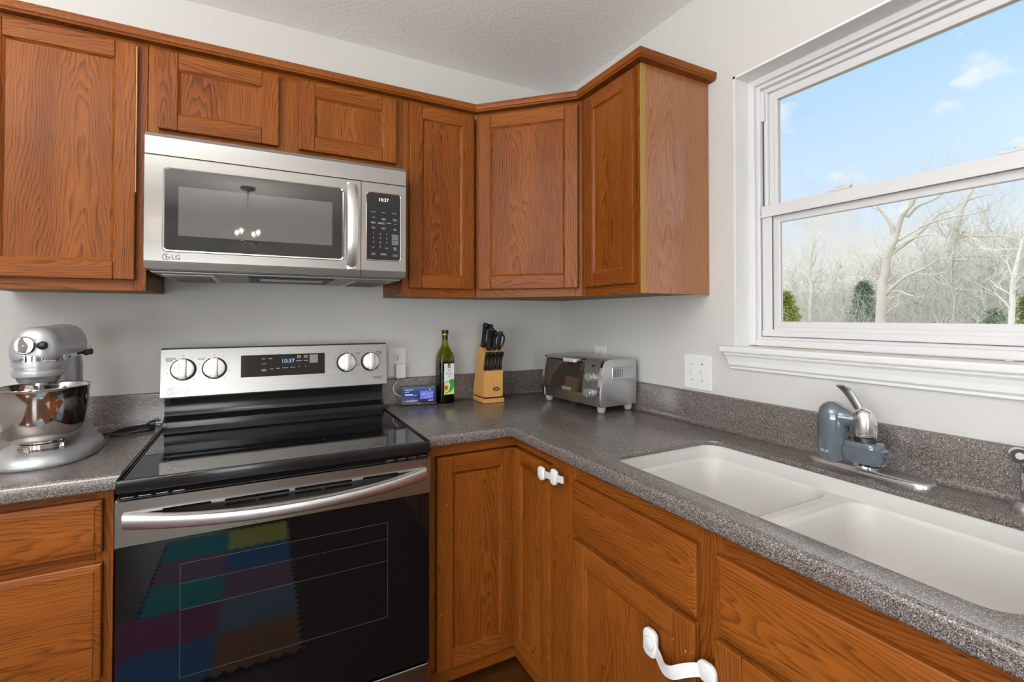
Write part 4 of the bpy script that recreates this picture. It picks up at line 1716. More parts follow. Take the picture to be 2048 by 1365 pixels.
def make_bottle():
    T = thing('oil_bottle', 'tall green glass bottle of avocado oil with a white label', 'bottle', (-.688, -.077, KT), radians(2))

    def sq(w, z, r=None, n=6):
        r = r if r is not None else min(w * .32, .02)
        return [Vector((x, y, z)) for x, y in rrect(-w, w, -w, w, min(r, w * .999), n)]
    g = MB()
    lv = [(.030, .0, .010), (.0350, .003, .012), (.0355, .010, .012), (.0355, .195, .012), (.0350, .212, .016), (.0325, .224, .020), (.0275, .237, .022), (.0210, .251, .019), (.0165, .263, .0160), (.0140, .275, .0138), (.0130, .288, .0129), (.0125, .302, .0124)]
    g.loft([sq(w, z, r) for w, z, r in lv])
    g.build('bottle_glass', glass_mat(), T, sharp=60)
    o = MB()
    o.loft([sq(w, z, r) for w, z, r in ((.0335, .004, .011), (.0342, .010, .011), (.0342, .186, .011))])
    o.build('oil', plain('dark_oil', (.012, .016, .002), .1), T)
    n = MB()
    n.lathe([(.0129, .286), (.0126, .310), (.0125, .312)], n=28, cap0=False, cap1=False)
    n.lathe([(.0152, .3145), (.0155, .316), (.0155, .329), (.0150, .3305), (.001, .3305)], n=28)
    c = n.build('cap', BLKPLAS, T)
    b = MB().lathe([(.0150, .3085), (.0158, .309), (.0158, .3140), (.0150, .3145)], n=28)
    b.build('gold_ring', plain('gold_band', (.62, .33, .05), .35, .4), c)
    l = MB()
    y = -.0358
    l.box(-.0185, .0300, y - .0003, y, .040, .180)
    lb = l.build('label', plain('label_paper', (.72, .76, .82), .55), T)
    a = MB()                       # lime background, avocado half, stone, leaf
    def disc(cx, cz, rx, rz, yy, rot=0, mat=0, n=28, x0=-.0185, x1=.0300, z0=.040):
        pts = []
        for k in range(n):
            t = 2 * pi * k / n
            u, v = rx * cos(t), rz * sin(t) * (1 - .22 * sin(t))
            x, z = cx + u * cos(rot) - v * sin(rot), cz + u * sin(rot) + v * cos(rot)
            pts.append((min(x1, max(x0, x)), max(z0, z)))
        a.prism(pts, 1, yy - .0001, yy, mat=mat)
    disc(.004, .060, .034, .032, y - .0004, mat=0)
    disc(.016, .086, .017, .031, y - .0005, rot=-.35, mat=1)
    disc(-.004, .078, .0175, .028, y - .0006, rot=-.15, mat=2)
    disc(-.004, .078, .0145, .025, y - .0007, rot=-.15, mat=3)
    disc(-.009, .073, .0095, .0105, y - .0008, mat=4)
    a.build('avocado_picture', [plain('lime_print', (.55, .75, .22), .5), plain('leaf_green_print', (.03, .30, .06), .5), plain('skin_green_print', (.10, .30, .03), .5),
                                plain('avocado_flesh_print', (.72, .68, .32), .5), plain('avocado_stone_print', (.42, .10, .025), .5)], lb)
    t2 = MB()
    for s2, x, z, sz in (('100%', .007, .146, .008), ('Avocado', .0065, .133, .0095), ('Oil', .0065, .119, .0105)):
        t2.text(s2, sz, XZ(x, y - .0004, z), ext=.0001, align='CENTER')
    t2.box(-.001, .012, y - .0005, y - .0003, .159, .180)
    t2.build('label_lettering', plain('grey_label_ink', (.08, .09, .10), .5), lb)
    e = MB()
    e.box(.002, .009, y - .0008, y - .0006, .163, .165)
    e.prism([(.0025, .165), (.0085, .165), (.0055, .172)], 1, y - .0008, y - .0006)
    e.build('label_emblem', WPLAS, lb)


make_bottle()


# ------------------------------------------------------------------ knife block and knives
BX, BY = -.4975, -.195


def make_block():
    T = thing('knife_block', 'light wooden knife block on a square foot, full of black handled knives', 'knife block', (BX, BY, KT), 0)
    f = MB()
    f.prism([(-.050, -.010), (.052, -.010), (.052, .125), (-.050, .125)], 2, .0, .020, bev=.004, grain=0)
    f.build('foot_plate', MAPLE, T)
    b = MB()
    # side profile (y, z)
    pr = [(.000, .026), (-.002, .145), (.020, .153), (-.004, .232), (.066, .262), (.125, .036), (.118, .026)]
    b.prism(pr, 0, -.0475, .0475, bev=.0012, grain=2)
    b.build('block_body', MAPLE, T)
    g = MB().box(-.044, .044, .004, .112, .0195, .0265)
    g.build('shadow_gap', BLKPLAS, T)
    bd = MB()
    pts = [(.018 * cos(2 * pi * k / 28) + .014, .062 + .0085 * sin(2 * pi * k / 28)) for k in range(28)]
    bd.prism(pts, 1, -.0030, .001)
    m = bd.build('badge', plain('dark_grey_badge', (.06, .065, .065), .35, .3), T)
    q = MB()
    q.text('OXO', .0, XZ(0, 0, 0)) if False else digit_marks(q, .014, .062, .022, -.0033, h=.0035)
    q.build('badge_lettering', INKL, m)


make_block()
AX = Vector((0, -.293, .956)).normalized()     # direction the knives stick out along


def knife(label, x, y, z, length, r, bend=.006, group='knives in the block', wide=.82):
    """x, y, z: where the handle leaves the block (world)"""
    T = thing('knife', label, 'knife', (x, y, z), 0, group)
    side = Vector((1, 0, 0))
    nrm = side.cross(AX)
    m = MB()
    n = 16
    rings = []
    st = [(0, .82, 0), (.03, 1.0, 0), (.12, .98, .1), (.3, .82, .55), (.5, .80, 1.0), (.7, .88, .75), (.86, 1.05, .2), (.94, 1.10, -.1), (.985, .92, -.2), (1.0, .45, -.2)]
    for t, k, bb in st:
        c = AX * (t * length) - nrm * 0 + Vector((0, 1, .3)).normalized() * (bb * bend)
        rings.append([c + side * (r * wide * k * cos(2 * pi * i / n)) + nrm * (r * k * sin(2 * pi * i / n)) for i in range(n)])
    m.loft(rings)
    h = m.build('handle', KNIFEBLK, T, sharp=60)
    for t in (.14, .48, .80):
        q = MB()
        c = AX * (t * length)
        c = c + Vector((0, 1, .3)).normalized() * (bend * (.2 if t < .2 else (1 if t < .6 else .5)))
        for sg in (-1,):
            q.turned(c + side * sg * (r * .40), (sg, 0, 0), [(r * .2, r * .22), (r * .2, r * .22), (r * .12, r * .26), (.0003, r * .26)], n=10)
        q.build('rivet', SATIN, h)
    b = MB()
    d = -AX
    b.raw([d * .0 + nrm * r * .6, d * .0 - nrm * r * .6, d * .05 - nrm * r * .4, d * .05 + nrm * r * .3,
           side * .0012 + nrm * r * .6, side * .0012 - nrm * r * .6, side * .0012 + d * .05 - nrm * r * .4, side * .0012 + d * .05 + nrm * r * .3],
          [(0, 1, 2, 3), (7, 6, 5, 4), (0, 4, 5, 1), (1, 5, 6, 2), (2, 6, 7, 3), (3, 7, 4, 0)])
    b.build('blade', SATIN, T)
    return T


def bpt(x, y, z):
    return (BX + x, BY + y, KT + z)


for i, w in enumerate(('leftmost', 'second from the left', 'middle one', 'second from the right', 'rightmost')):
    x = -.038 + i * .0190
    knife('black handled steak knife in the front row of the knife block, ' + w, *bpt(x, .010, .1495), .087, .0104, bend=.005, wide=.74, group='steak knives in the front of the block')
knife('large black handled knife at the back left of the knife block, tallest of all', *bpt(-.030, .050, .250), .118, .0150)
knife('black handled carving knife at the front left of the upper row in the block', *bpt(-.020, .012, .2405), .108, .0140)
knife('black handled knife in the back of the upper row, behind the carving knife', *bpt(-.004, .052, .252), .110, .0130)
knife('black handled utility knife in the middle of the upper row of the block', *bpt(.008, .016, .240), .088, .0120)
knife('black handled paring knife at the back right of the upper row', *bpt(.016, .048, .250), .085, .0115)


def make_shears():
    T = thing('kitchen_shears', 'black kitchen shears with a looped handle at the right of the knife block', 'scissors', bpt(.033, .014, .239))
    m = MB()
    side = Vector((1, 0, 0))
    m.tube(smooth_path([Vector((0, 0, -.002)), AX * .02 + side * -.003, AX * .05 + side * -.004, AX * .078 + side * -.002, AX * .084 + side * .001]), [.0095 if i > 2 else .008 for i in range(25)], n=12)
    m.ell(AX * .082, .0105, .0105, .0095)
    m.build('straight_handle', BLKPLAS, T, sharp=60)
    q = MB()
    pts = [AX * .004 + side * .006, AX * .022 + side * .016, AX * .045 + side * .0215, AX * .066 + side * .018, AX * .072 + side * .008, AX * .066 + side * .003]
    q.tube(smooth_path(pts), .0042, n=10)
    q.build('loop_handle', BLKPLAS, T, sharp=60)


make_shears()


# ------------------------------------------------------------------ toaster oven
def make_toaster_oven():
    T = thing('toaster_oven', 'silver toaster oven with a dark glass door and two knobs, in the counter corner', 'toaster oven', (-.150, -.4315, KT), radians(-85.9))
    # local: x along the front (viewer's left to right), -y to the room
    hw, d0, d1 = .198, -.100, .105
    z0, z1 = .026, .218
    prof = [(d0 + .006, z0), (d0 + .002, z0 + .05), (d0 + .010, z0 + .12), (d0 + .022, z1 - .018), (d0 + .034, z1 - .005), (d0 + .046, z1), (d1 - .018, z1), (d1 - .004, z1 - .006), (d1, z1 - .02), (d1, z0)]
    b = MB()
    b.prism(prof, 0, -hw, hw, bev=.003, smooth=True)
    b.build('housing', plain('silver_painted_steel', (.56, .565, .575), .33, .85), T, sharp=30)

    def fy(z):                 # depth of the front surface at height z
        pts = prof[:6]
        for (y0, a0), (y1, a1) in zip(pts, pts[1:]):
            if a0 <= z <= a1:
                return y0 + (y1 - y0) * (z - a0) / (a1 - a0)
        return d0

    def curved(mb, x0, x1, za, zb, out, th, n=10, **kw):
        rings = []
        for k in range(n + 1):
            z = za + (zb - za) * k / n
            y = fy(z) - out
            rings.append([Vector((x0, y + th, z)), Vector((x0, y, z)), Vector((x1, y, z)), Vector((x1, y + th, z))])
        mb.loft(rings, smooth=True, **kw)
    # bright edge trims following the front curve
    for sx in (-1, 1):
        m = MB()
        curved(m, sx * (hw - .001), sx * (hw - .015), z0 + .002, z1 - .006, .006, .010)
        m.build('edge_trim', CHROME, T, sharp=40)
    cp = MB()
    curved(cp, .085, hw - .0155, z0 + .004, z1 - .012, .0025, .006)
    c = cp.build('control_panel', plain('taupe_metal_panel', (.30, .275, .255), .35, .8), T, sharp=40)
    dg = MB()
    curved(dg, -hw + .016, .083, z0 + .046, z1 - .016, .004, .006)
    door = dg.build('door_glass', plain('smoked_glass', (.035, .025, .020), .05, 0, .8), T, sharp=40)
    ln = MB()
    curved(ln, -hw + .016, .083, z0 + .036, z0 + .045, .0055, .008)
    ln.build('door_lower_rail', SATIN, door, sharp=40)
    tr = MB()
    curved(tr, -hw + .016, .083, z0 + .004, z0 + .034, .002, .006)
    tr.build('lower_strip', SATIN, T, sharp=40)
    bdg = MB()
    curved(bdg, -.048, .012, z0 + .048, z0 + .060, .006, .002, n=3)
    bd = bdg.build('badge', plain('badge_silver', (.55, .55, .55), .3, .6), door)
    t = MB()
    t.text('BLACK+DECKER', .0072, XZ(-.018, fy(z0 + .053) - .0064, z0 + .0515), ext=.0001, align='CENTER')
    t.build('badge_lettering', INK, bd)
    h = MB()
    zt = z1 - .008
    h.box(-hw + .016, .083, fy(z1 - .02) - .020, fy(z1 - .02) + .002, zt - .006, zt + .004, bev=.003)
    hd = h.build('door_handle', STEEL2, door)
    h = MB()
    h.box(-.030, .052, fy(z1 - .02) - .034, fy(z1 - .02) - .014, zt - .014, zt + .003, bev=.005, seg=3, smooth=True)
    h.build('handle_grip', plain('pale_grip', (.66, .66, .66), .35, .3), hd, wn=True)
    for sx in (.076, -hw + .024):
        k = MB().box(sx, sx + .010, fy(z1 - .02) - .022, fy(z1 - .02), zt - .004, zt + .0045, bev=.002)
        k.build('handle_bracket', BLKPLAS, hd)
    for z in (z0 + .053, z0 + .118):
        y = fy(z) - .002
        k = MB()
        k.turned((.138, y, z), (0, -1, .05), [(.0215, 0), (.0215, .003), (.0195, .004), (.0190, .020), (.0175, .0225), (.0005, .0225)], n=30)
        kk = k.build('knob', plain('silver_knob', (.60, .61, .62), .25, .8), c)
        q = MB()
        q.box(.136, .140, y - .0240, y - .0200, z - .017, z + .017, bev=.0006)
        q.build('knob_pointer', plain('taupe_knob_face', (.28, .26, .25), .4, .6), kk)
    q = MB().box(.131, .147, fy(z0 + .163) - .0035, fy(z0 + .163) - .001, z0 + .158, z0 + .168)
    q.build('indicator_light', INK, c)
    q = MB()
    for z in (z0 + .053, z0 + .118):
        for a in range(-40, 221, 26):
            tt = radians(a)
            q.box(.138 + .028 * cos(tt) - .0012, .138 + .028 * cos(tt) + .0012, fy(z) - .0042, fy(z) - .0020, z + .028 * sin(tt) - .0008, z + .028 * sin(tt) + .0008)
    q.build('dial_lettering', INK, c)
    # side vent, right end
    v = MB()
    x = hw
    M90 = Matrix.Translation((x, 0, 0)) @ Matrix.Rotation(pi / 2, 4, 'Z')
    y0, y1 = -.036, .082
    v.loft([[Vector((x - .0005, a, z)) for a, z in rrect(y0, y1, z1 - .083, z1 - .032, .006, 4)], [Vector((x + .0022, a, z)) for a, z in rrect(y0 + .002, y1 - .002, z1 - .081, z1 - .034, .005, 4)],
            [Vector((x + .0006, a, z)) for a, z in rrect(y0 + .005, y1 - .005, z1 - .078, z1 - .037, .004, 4)]], cap0=False)
    vp = v.build('vent_panel', plain('vent_silver', (.58, .585, .59), .35, .7), T, sharp=30)
    for i in range(12):
        yy = -.026 + i * .0092
        s = MB().box(x + .0004, x + .0012, yy - .0014, yy + .0014, z1 - .074, z1 - .041, bev=.0004)
        s.build('vent_slot', INK if i < 6 else SATIN, vp)
    for sx in (-1, 1):
        for y in (d0 + .026, d1 - .030):
            f = MB()
            f.loft([[Vector((sx * (hw - .022) + .018 * k * cos(2 * pi * i / 20), y + .018 * k * sin(2 * pi * i / 20), z)) for i in range(20)] for k, z in ((.55, 0), (.78, .003), (.92, .010), (1, .020), (1, .0285))])
            f.build('foot', plain('pale_grey_foot', (.36, .36, .355), .45), T, sharp=60)


make_toaster_oven()


# ------------------------------------------------------------------ tap, filter and sprayer
def make_tap():
    T = thing('kitchen_faucet', 'single lever chrome kitchen faucet with a long deck plate behind the sink', 'faucet', (-.0855, -1.509, KT))
    p = MB()
    pts = lambda i: [(x, y) for x, y in rrect(-.031 + i, .031 - i, -.142 + i, .138 - i, .030 - i, 8)]
    p.loft([[Vector((x, y, z)) for x, y in pts(i)] for i, z in ((.0, .0), (.0, .007), (.002, .0105), (.008, .0125))])
    p.build('deck_plate', SATIN, T, sharp=50)
    b = MB()
    b.lathe([(.027, .012), (.027, .020), (.024, .024), (.0235, .085), (.026, .09), (.026, .122), (.022, .137), (.012, .145), (.001, .146)], n=32)
    b.build('body', CHROME, T, sharp=45)
    s = MB()
    path = smooth_path([(-.010, -.003, .075), (-.035, -.012, .105), (-.062, -.024, .118), (-.082, -.034, .118)])
    s.tube(path, .0155, n=16)
    sp = s.build('spout', CHROME, T, sharp=60)
    h = MB()
    h.lathe([(.0205, .118), (.0212, .122), (.0212, .152), (.0195, .163), (.014, .171), (.006, .1745), (.0005, .175)], n=32, c=(-.088, -.040, 0))
    h.lathe([(.0195, .108), (.0212, .110), (.0212, .1175)], n=32, c=(-.088, -.040, 0))
    h.build('spout_head', plain('bright_satin_spout', (.80, .80, .82), .22, 1.0), sp, sharp=50)
    l = MB()
    pts = smooth_path([(-.002, .002, .140), (-.010, .008, .158), (-.020, .018, .185), (-.032, .028, .208), (-.042, .034, .217)])
    n = len(pts)
    rings = []
    for i, pnt in enumerate(pts):
        t = i / (n - 1)
        w = .0085 + .0065 * t
        th = .006 - .002 * t
        if t > .93: w *= .75
        a = Vector((.45, -.893, 0))
        nn = Vector((-.6, .25, .5)).normalized()
        nn = (nn - a * nn.dot(a)).normalized()
        nn = Vector((-.80, -.40, -.35)).normalized()
        rings.append([pnt + a * w * cos(2 * pi * k / 14) + nn * th * sin(2 * pi * k / 14) for k in range(14)])
    l.loft(rings)
    l.build('lever', SATIN, T, sharp=60)
    # clip-on water filter
    F = thing('water_filter', 'blue grey clip-on water filter fixed to the faucet spout', 'water filter', (-.1735, -1.551, KT + .0))
    # filter frame: y+ is towards the far wall (picture left)
    c = MB()
    cy, cx = .068, -.006
    rr = .0335
    prof = [(.004, .032), (.020, .036), (.029, .046), (.0335, .060), (.0335, .140), (.0325, .153), (.0285, .166), (.021, .176), (.011, .1815), (.0005, .183)]
    c.lathe(prof, n=36, c=(cx, cy, 0), sx=1.0, sy=1.02)
    c.build('filter_housing', FILTERB, F, sharp=60)
    s = MB().lathe([(.0337, .1400), (.0341, .1405), (.0341, .1415), (.0337, .142)], n=36, c=(cx, cy, 0), sy=1.02, cap0=False, cap1=False)
    s.build('seam_line', FILTERD, F)
    q = MB()
    q.turned((cx, cy - .024, .148), (.0, -1, -.06), [(.0255, 0), (.022, .012), (.015, .020), (.0125, .027), (.0125, .030)], n=24)
    q.build('neck', FILTERB, F, sharp=60)
    a = MB()
    # adapter tray under the spout head, stepped
    a.loft([[Vector((x, y, z)) for x, y in rrect(-.026 + i, .026 - i, -.036 + i, .045 - i, .020 - i * .5, 6)] for i, z in ((.0, .083), (.0, .094), (.003, .097))])
    a.loft([[Vector((x, y, z)) for x, y in rrect(-.029 + i, .029 - i, -.044 + i, .050 - i, .022 - i * .5, 6)] for i, z in ((.006, .048), (.001, .058), (.0, .070), (.0, .082), (.003, .0845))])
    a.build('adapter', FILTERB, F, sharp=50)
    a = MB()
    a.loft([[Vector((x, y, z)) for x, y in rrect(-.022, .022, .010, .075, .012, 5)] for z in (.060, .076)])
    a.build('lower_arm', FILTERD, F, sharp=50)
    k = MB()
    k.box(-.016, .018, -.060, -.026, .070, .0785, bev=.003)
    k.build('selector_lever', plain('dark_slate_lever', (.05, .07, .09), .25), F)
    k = MB().lathe([(.013, .049), (.013, .041), (.011, .040), (.0005, .040)], n=24, c=(0, -.014, 0))
    k.build('outlet', BLKPLAS, F)
    k = MB().lathe([(.0225, .097), (.0225, .104), (.0205, .1075)], n=30, c=(0, 0, 0), cap0=False, cap1=True)
    k.build('clamp_ring', BLKPLAS, F)
    g = MB()
    g.text('PUR', .0105, Matrix.Translation((cx - .0338, cy + .002, .060)) @ Matrix.Rotation(radians(-90), 4, 'Z') @ Matrix.Rotation(pi / 2, 4, 'X'), ext=.0002, align='CENTER')
    g.build('brand_lettering', INKL, F)
    # side sprayer
    S = thing('side_sprayer', 'chrome and black side sprayer standing behind the sink at the right edge', 'sprayer', (-.078, -1.800, KT))
    m = MB()
    m.lathe([(.0285, 0), (.0285, .006), (.026, .012), (.022, .018), (.0195, .020), (.0005, .020)], n=30)
    m.build('base_ring', SATIN, S, sharp=45)
    m = MB()
    m.lathe([(.0125, .019), (.0145, .035), (.0150, .075), (.0135, .090), (.013, .095)], n=24)
    m.build('sprayer_body', CHROME, S, sharp=50)
    m = MB()
    m.turned((.006, .021, .112), (-.82, -.42, .05), [(.010, 0), (.0145, .006), (.0160, .016), (.0157, .024), (.0142, .0265), (.0135, .0255)], n=30)
    m.tube(smooth_path([(0, 0, .090), (.002, .006, .102), (.004, .014, .109), (.005, .020, .112)]), .0115, n=14)
    hd = m.build('spray_head', CHROME, S, sharp=45)
    m = MB()
    d = Vector((-.82, -.42, .05)).normalized()
    p0 = Vector((.006, .021, .112))
    m.turned(p0 + d * .0235, d, [(.0138, 0), (.0134, .0022), (.0005, .0024)], n=30)
    fc = m.build('spray_face', BLKPLAS, hd)
    m = MB().turned(p0 + d * .0255, d, [(.0072, 0), (.0068, .0012), (.0005, .0015)], n=24)
    m.build('spray_button', plain('grey_button', (.42, .42, .38), .4), fc)


make_tap()


# ------------------------------------------------------------------ child safety latches
def latch_pad(parent, M, w=.040, h=.046, th=.012, button=True, m=None):
    q = MB()
    q.prism(rrect(-w / 2, w / 2, -h / 2, h / 2, min(w, h) * .38, 6), 1, -th, 0, bev=.003, smooth=True, M=M)
    p = q.build('pad', m or LATCHW, parent, sharp=50)
    if button:
        q = MB()
        q.turned((0, -th + .0005, 0), (0, -1, 0), [(.0145, 0), (.0140, .002), (.0132, .0024), (.0005, .0028)], n=28, M=M)
        b = q.build('release_button', LATCHW, p, sharp=50)
        q = MB()
        q.turned((0, -th - .0001, 0), (0, -1, 0), [(.0158, 0), (.0158, .0004), (.0145, .0004)], n=28, M=M, )
        q.build('button_groove', plain('latch_groove', (.42, .42, .43), .5), p)


R90 = Matrix.Rotation(-pi / 2, 4, 'Z')
# local: x runs towards -y of the room (picture right), -y out of the cabinet
L1 = thing('child_latch', 'white child safety latch with a clear strap on the corner cabinet door', 'latch', (-.633, -.845, .801), -pi / 2)
latch_pad(L1, Matrix.Translation((0, 0, 0)), .036, .042, .012, False)
latch_pad(L1, Matrix.Translation((.072, 0, .009)) @ Matrix.Rotation(radians(8), 4, 'Y'), .032, .048, .012, False)
q = MB()
pts = [(-.002, -.0075, .0), (.03, -.010, .004), (.06, -.010, .0075), (.09, -.010, .011), (.122, -.006, .013)]
rings = [[Vector((x, y, z - .0105)), Vector((x, y, z + .0105)), Vector((x, y + .002, z + .0105)), Vector((x, y + .002, z - .0105))] for x, y, z in smooth_path(pts)]
q.loft(rings, smooth=False)
q.build('strap', STRAPT, L1)

L2 = thing('child_latch', 'white child safety latch with a curved strap across the doors under the sink', 'latch', (-.6315, -1.325, .548), -pi / 2)
latch_pad(L2, Matrix.Identity(4), .040, .062, .013, True)
latch_pad(L2, Matrix.Translation((.158, -.0005, .034)) @ Matrix.Rotation(radians(-4), 4, 'Y'), .044, .040, .012, False)
q = MB()
pts = [(.012, -.008, -.004), (.034, -.016, -.012), (.058, -.026, -.016), (.085, -.031, -.006), (.112, -.026, .014), (.138, -.014, .029), (.158, -.0085, .034)]
sp = smooth_path(pts)
rings = []
for i, p in enumerate(sp):
    w = .0125 if 3 < i < len(sp) - 4 else .0105
    a = sp[min(i + 1, len(sp) - 1)] - sp[max(i - 1, 0)]
    up = Vector((-a.z, 0, a.x)).normalized()
    rings.append([p - up * w, p + up * w, p + up * w + Vector((0, .0028, 0)), p - up * w + Vector((0, .0028, 0))])
q.loft(rings, smooth=False)
q.build('strap', LATCHW, L2)

# ------------------------------------------------------------------ outside the window
random.seed(11)
BARK = plain('pale_grey_bark', (0.46, 0.42, 0.37), .9, bump=(30, .5, .02))
BARK2 = plain('thin_grey_twigs', (0.48, 0.45, 0.39), .9)
TWIG = plain('pale_thicket_stems', (0.53, 0.51, 0.46), .9)
BARK3 = plain('whitish_bark', (0.56, 0.54, 0.50), .85, bump=(20, .4, .02))
GROUND_Z = -.45
struct(MB().box(.3, 60, -25, 45, GROUND_Z - .1, GROUND_Z).build('ground', plain('dry_winter_grass', (.40, .36, .27), .95, bump=(3, .6, .1))))
TREES = {"A":[18,[[[6.63,0.33,0.19],[6.63,0.77,0.17],[6.6,1.47,0.155],[6.56,2.35,0.145],[6.46,2.95,0.135],[6.38,3.43,0.125],[6.19,3.92,0.11],[6.11,4.17,0.1]],[[6.19,4.12,0.085],[6.22,4.49,0.07],[6.4,4.91,0.055],[6.61,5.33,0.045],[6.78,5.65,0.03],[6.93,6.04,0.012]],[[6.11,4.17,0.085],[5.97,4.49,0.075],[5.82,4.76,0.065],[5.54,5.0,0.055],[5.41,5.18,0.045],[5.2,5.5,0.02]],[[5.86,4.72,0.05],[5.84,5.02,0.045],[5.85,5.27,0.035],[5.87,5.62,0.015]],[[5.79,4.67,0.05],[5.48,4.94,0.045],[5.04,5.06,0.035],[4.76,5.16,0.02],[4.45,5.32,0.01]],[[6.34,3.42,0.075],[6.16,3.62,0.07],[5.76,3.95,0.06],[5.48,4.24,0.052],[5.31,4.5,0.04],[5.14,4.71,0.034],[4.82,4.81,0.025],[4.63,5.01,0.015]],[[5.45,4.27,0.04],[5.05,4.41,0.035],[4.58,4.48,0.027],[4.22,4.48,0.02],[3.93,4.44,0.01]],[[5.9,3.8,0.035],[5.48,3.95,0.03],[5.05,3.94,0.024],[4.77,3.86,0.017],[4.58,3.93,0.01]],[[6.48,2.06,0.07],[6.2,2.33,0.058],[5.74,2.68,0.045],[5.23,2.89,0.036],[4.9,3.1,0.028],[4.65,3.13,0.015]],[[5.67,2.72,0.03],[5.23,2.66,0.027],[4.91,2.7,0.02],[4.78,2.81,0.01]],[[6.39,2.14,0.04],[6.02,2.17,0.034],[5.74,2.03,0.028],[5.5,1.96,0.016]],[[6.49,1.36,0.035],[6.25,1.6,0.03],[5.85,1.85,0.022],[5.5,1.96,0.012]],[[6.52,2.7,0.03],[6.69,2.66,0.026],[6.76,2.8,0.012]],[[6.4,3.34,0.03],[6.72,3.82,0.024],[6.95,4.16,0.018],[7.1,4.5,0.01]]]],"B":[21,[[[5.75,0.29,0.17],[5.77,0.75,0.16],[5.72,1.93,0.14],[5.78,2.85,0.125],[5.74,3.26,0.11],[5.67,3.75,0.105],[5.59,4.2,0.1],[5.48,4.72,0.09],[5.37,5.24,0.08],[5.23,5.53,0.065],[5.06,5.98,0.045],[4.99,6.36,0.03],[4.89,6.86,0.012]],[[5.63,4.07,0.045],[5.25,4.19,0.04],[4.91,4.12,0.034],[4.31,4.03,0.025],[3.95,3.87,0.012]],[[5.63,3.43,0.045],[5.29,3.48,0.04],[4.73,3.38,0.03],[4.26,3.35,0.022],[3.9,3.28,0.012]],[[5.63,3.34,0.035],[5.15,3.25,0.03],[4.89,3.09,0.024],[4.64,2.8,0.012]],[[5.69,1.3,0.04],[5.37,1.65,0.03],[5.23,1.96,0.012]],[[5.74,1.21,0.035],[5.9,1.48,0.025],[5.92,1.76,0.01]],[[5.5,4.64,0.03],[5.69,4.69,0.02],[5.91,4.66,0.01]],[[5.41,5.0,0.035],[5.07,4.96,0.026],[4.55,4.99,0.012]],[[5.27,5.45,0.04],[4.93,5.55,0.03],[4.54,5.59,0.012]]]],"C":[24,[[[5.52,0.23,0.12],[5.53,0.71,0.115],[5.55,2.71,0.09],[5.64,4.44,0.06],[5.67,4.94,0.05],[5.74,5.64,0.035],[5.8,6.25,0.012]],[[5.54,2.96,0.05],[5.36,3.33,0.04],[5.11,3.79,0.025],[4.97,4.2,0.01]],[[5.61,3.84,0.04],[5.82,4.32,0.03],[6.04,4.8,0.012]],[[5.65,4.64,0.03],[5.45,5.0,0.02],[5.27,5.26,0.01]],[[5.67,4.94,0.03],[5.85,5.31,0.02],[6.0,5.69,0.01]]]],"D":[15,[[[2.5,0.62,0.065],[2.48,0.93,0.062],[2.44,1.58,0.057],[2.43,2.04,0.05],[2.37,2.46,0.042],[2.3,2.88,0.03],[2.23,3.24,0.012]],[[2.45,1.45,0.028],[2.55,1.67,0.022],[2.69,1.89,0.01]],[[2.43,1.85,0.026],[2.36,1.94,0.02],[2.26,2.03,0.01]],[[2.41,2.19,0.024],[2.48,2.47,0.018],[2.54,2.66,0.008]]]],"E":[20,[[[10.22,0.09,0.09],[10.18,1.73,0.085],[10.14,2.6,0.075],[10.22,3.04,0.065],[10.16,3.7,0.05],[10.1,4.13,0.04],[10.05,4.5,0.03],[10.2,4.96,0.02],[10.36,5.32,0.008]],[[10.19,2.93,0.045],[10.65,3.35,0.036],[10.82,3.71,0.028],[11.27,4.15,0.012]],[[10.19,3.37,0.036],[10.37,3.83,0.026],[10.42,4.44,0.01]],[[10.13,3.48,0.036],[9.89,3.89,0.022],[9.91,4.75,0.008]],[[10.17,2.49,0.03],[10.49,2.51,0.02],[10.65,2.96,0.01]],[[10.15,2.06,0.03],[9.7,2.58,0.022],[9.59,3.42,0.01]]]]}


def grow(mb, p, d, l, r, depth, spread=.5, n=3, up=.12, seg=4):
    """one wandering twig with side twigs"""
    pts = [p.copy()]
    rad = [r]
    dd = d.normalized()
    for k in range(seg):
        dd = (dd + Vector((random.gauss(0, .16), random.gauss(0, .16), random.gauss(0, .10) + up * .3))).normalized()
        p = p + dd * (l / seg)
        pts.append(p.copy())
        rad.append(max(.0022, r * (1 - .8 * (k + 1) / seg)))
    mb.tube(pts, rad, n=4 if r > .012 else 3, cap0=False, cap1=False)
    if depth <= 0: return
    for k in range(n):
        i = random.randint(1, seg)
        ax = Vector((random.gauss(0, 1), random.gauss(0, 1), random.gauss(0, .7))).normalized()
        nd2 = (dd + ax * spread * 1.4 + Vector((0, 0, up))).normalized()
        grow(mb, pts[i], nd2, l * random.uniform(.5, .75), rad[i] * .65, depth - 1, spread, n, up, max(3, seg - 1))


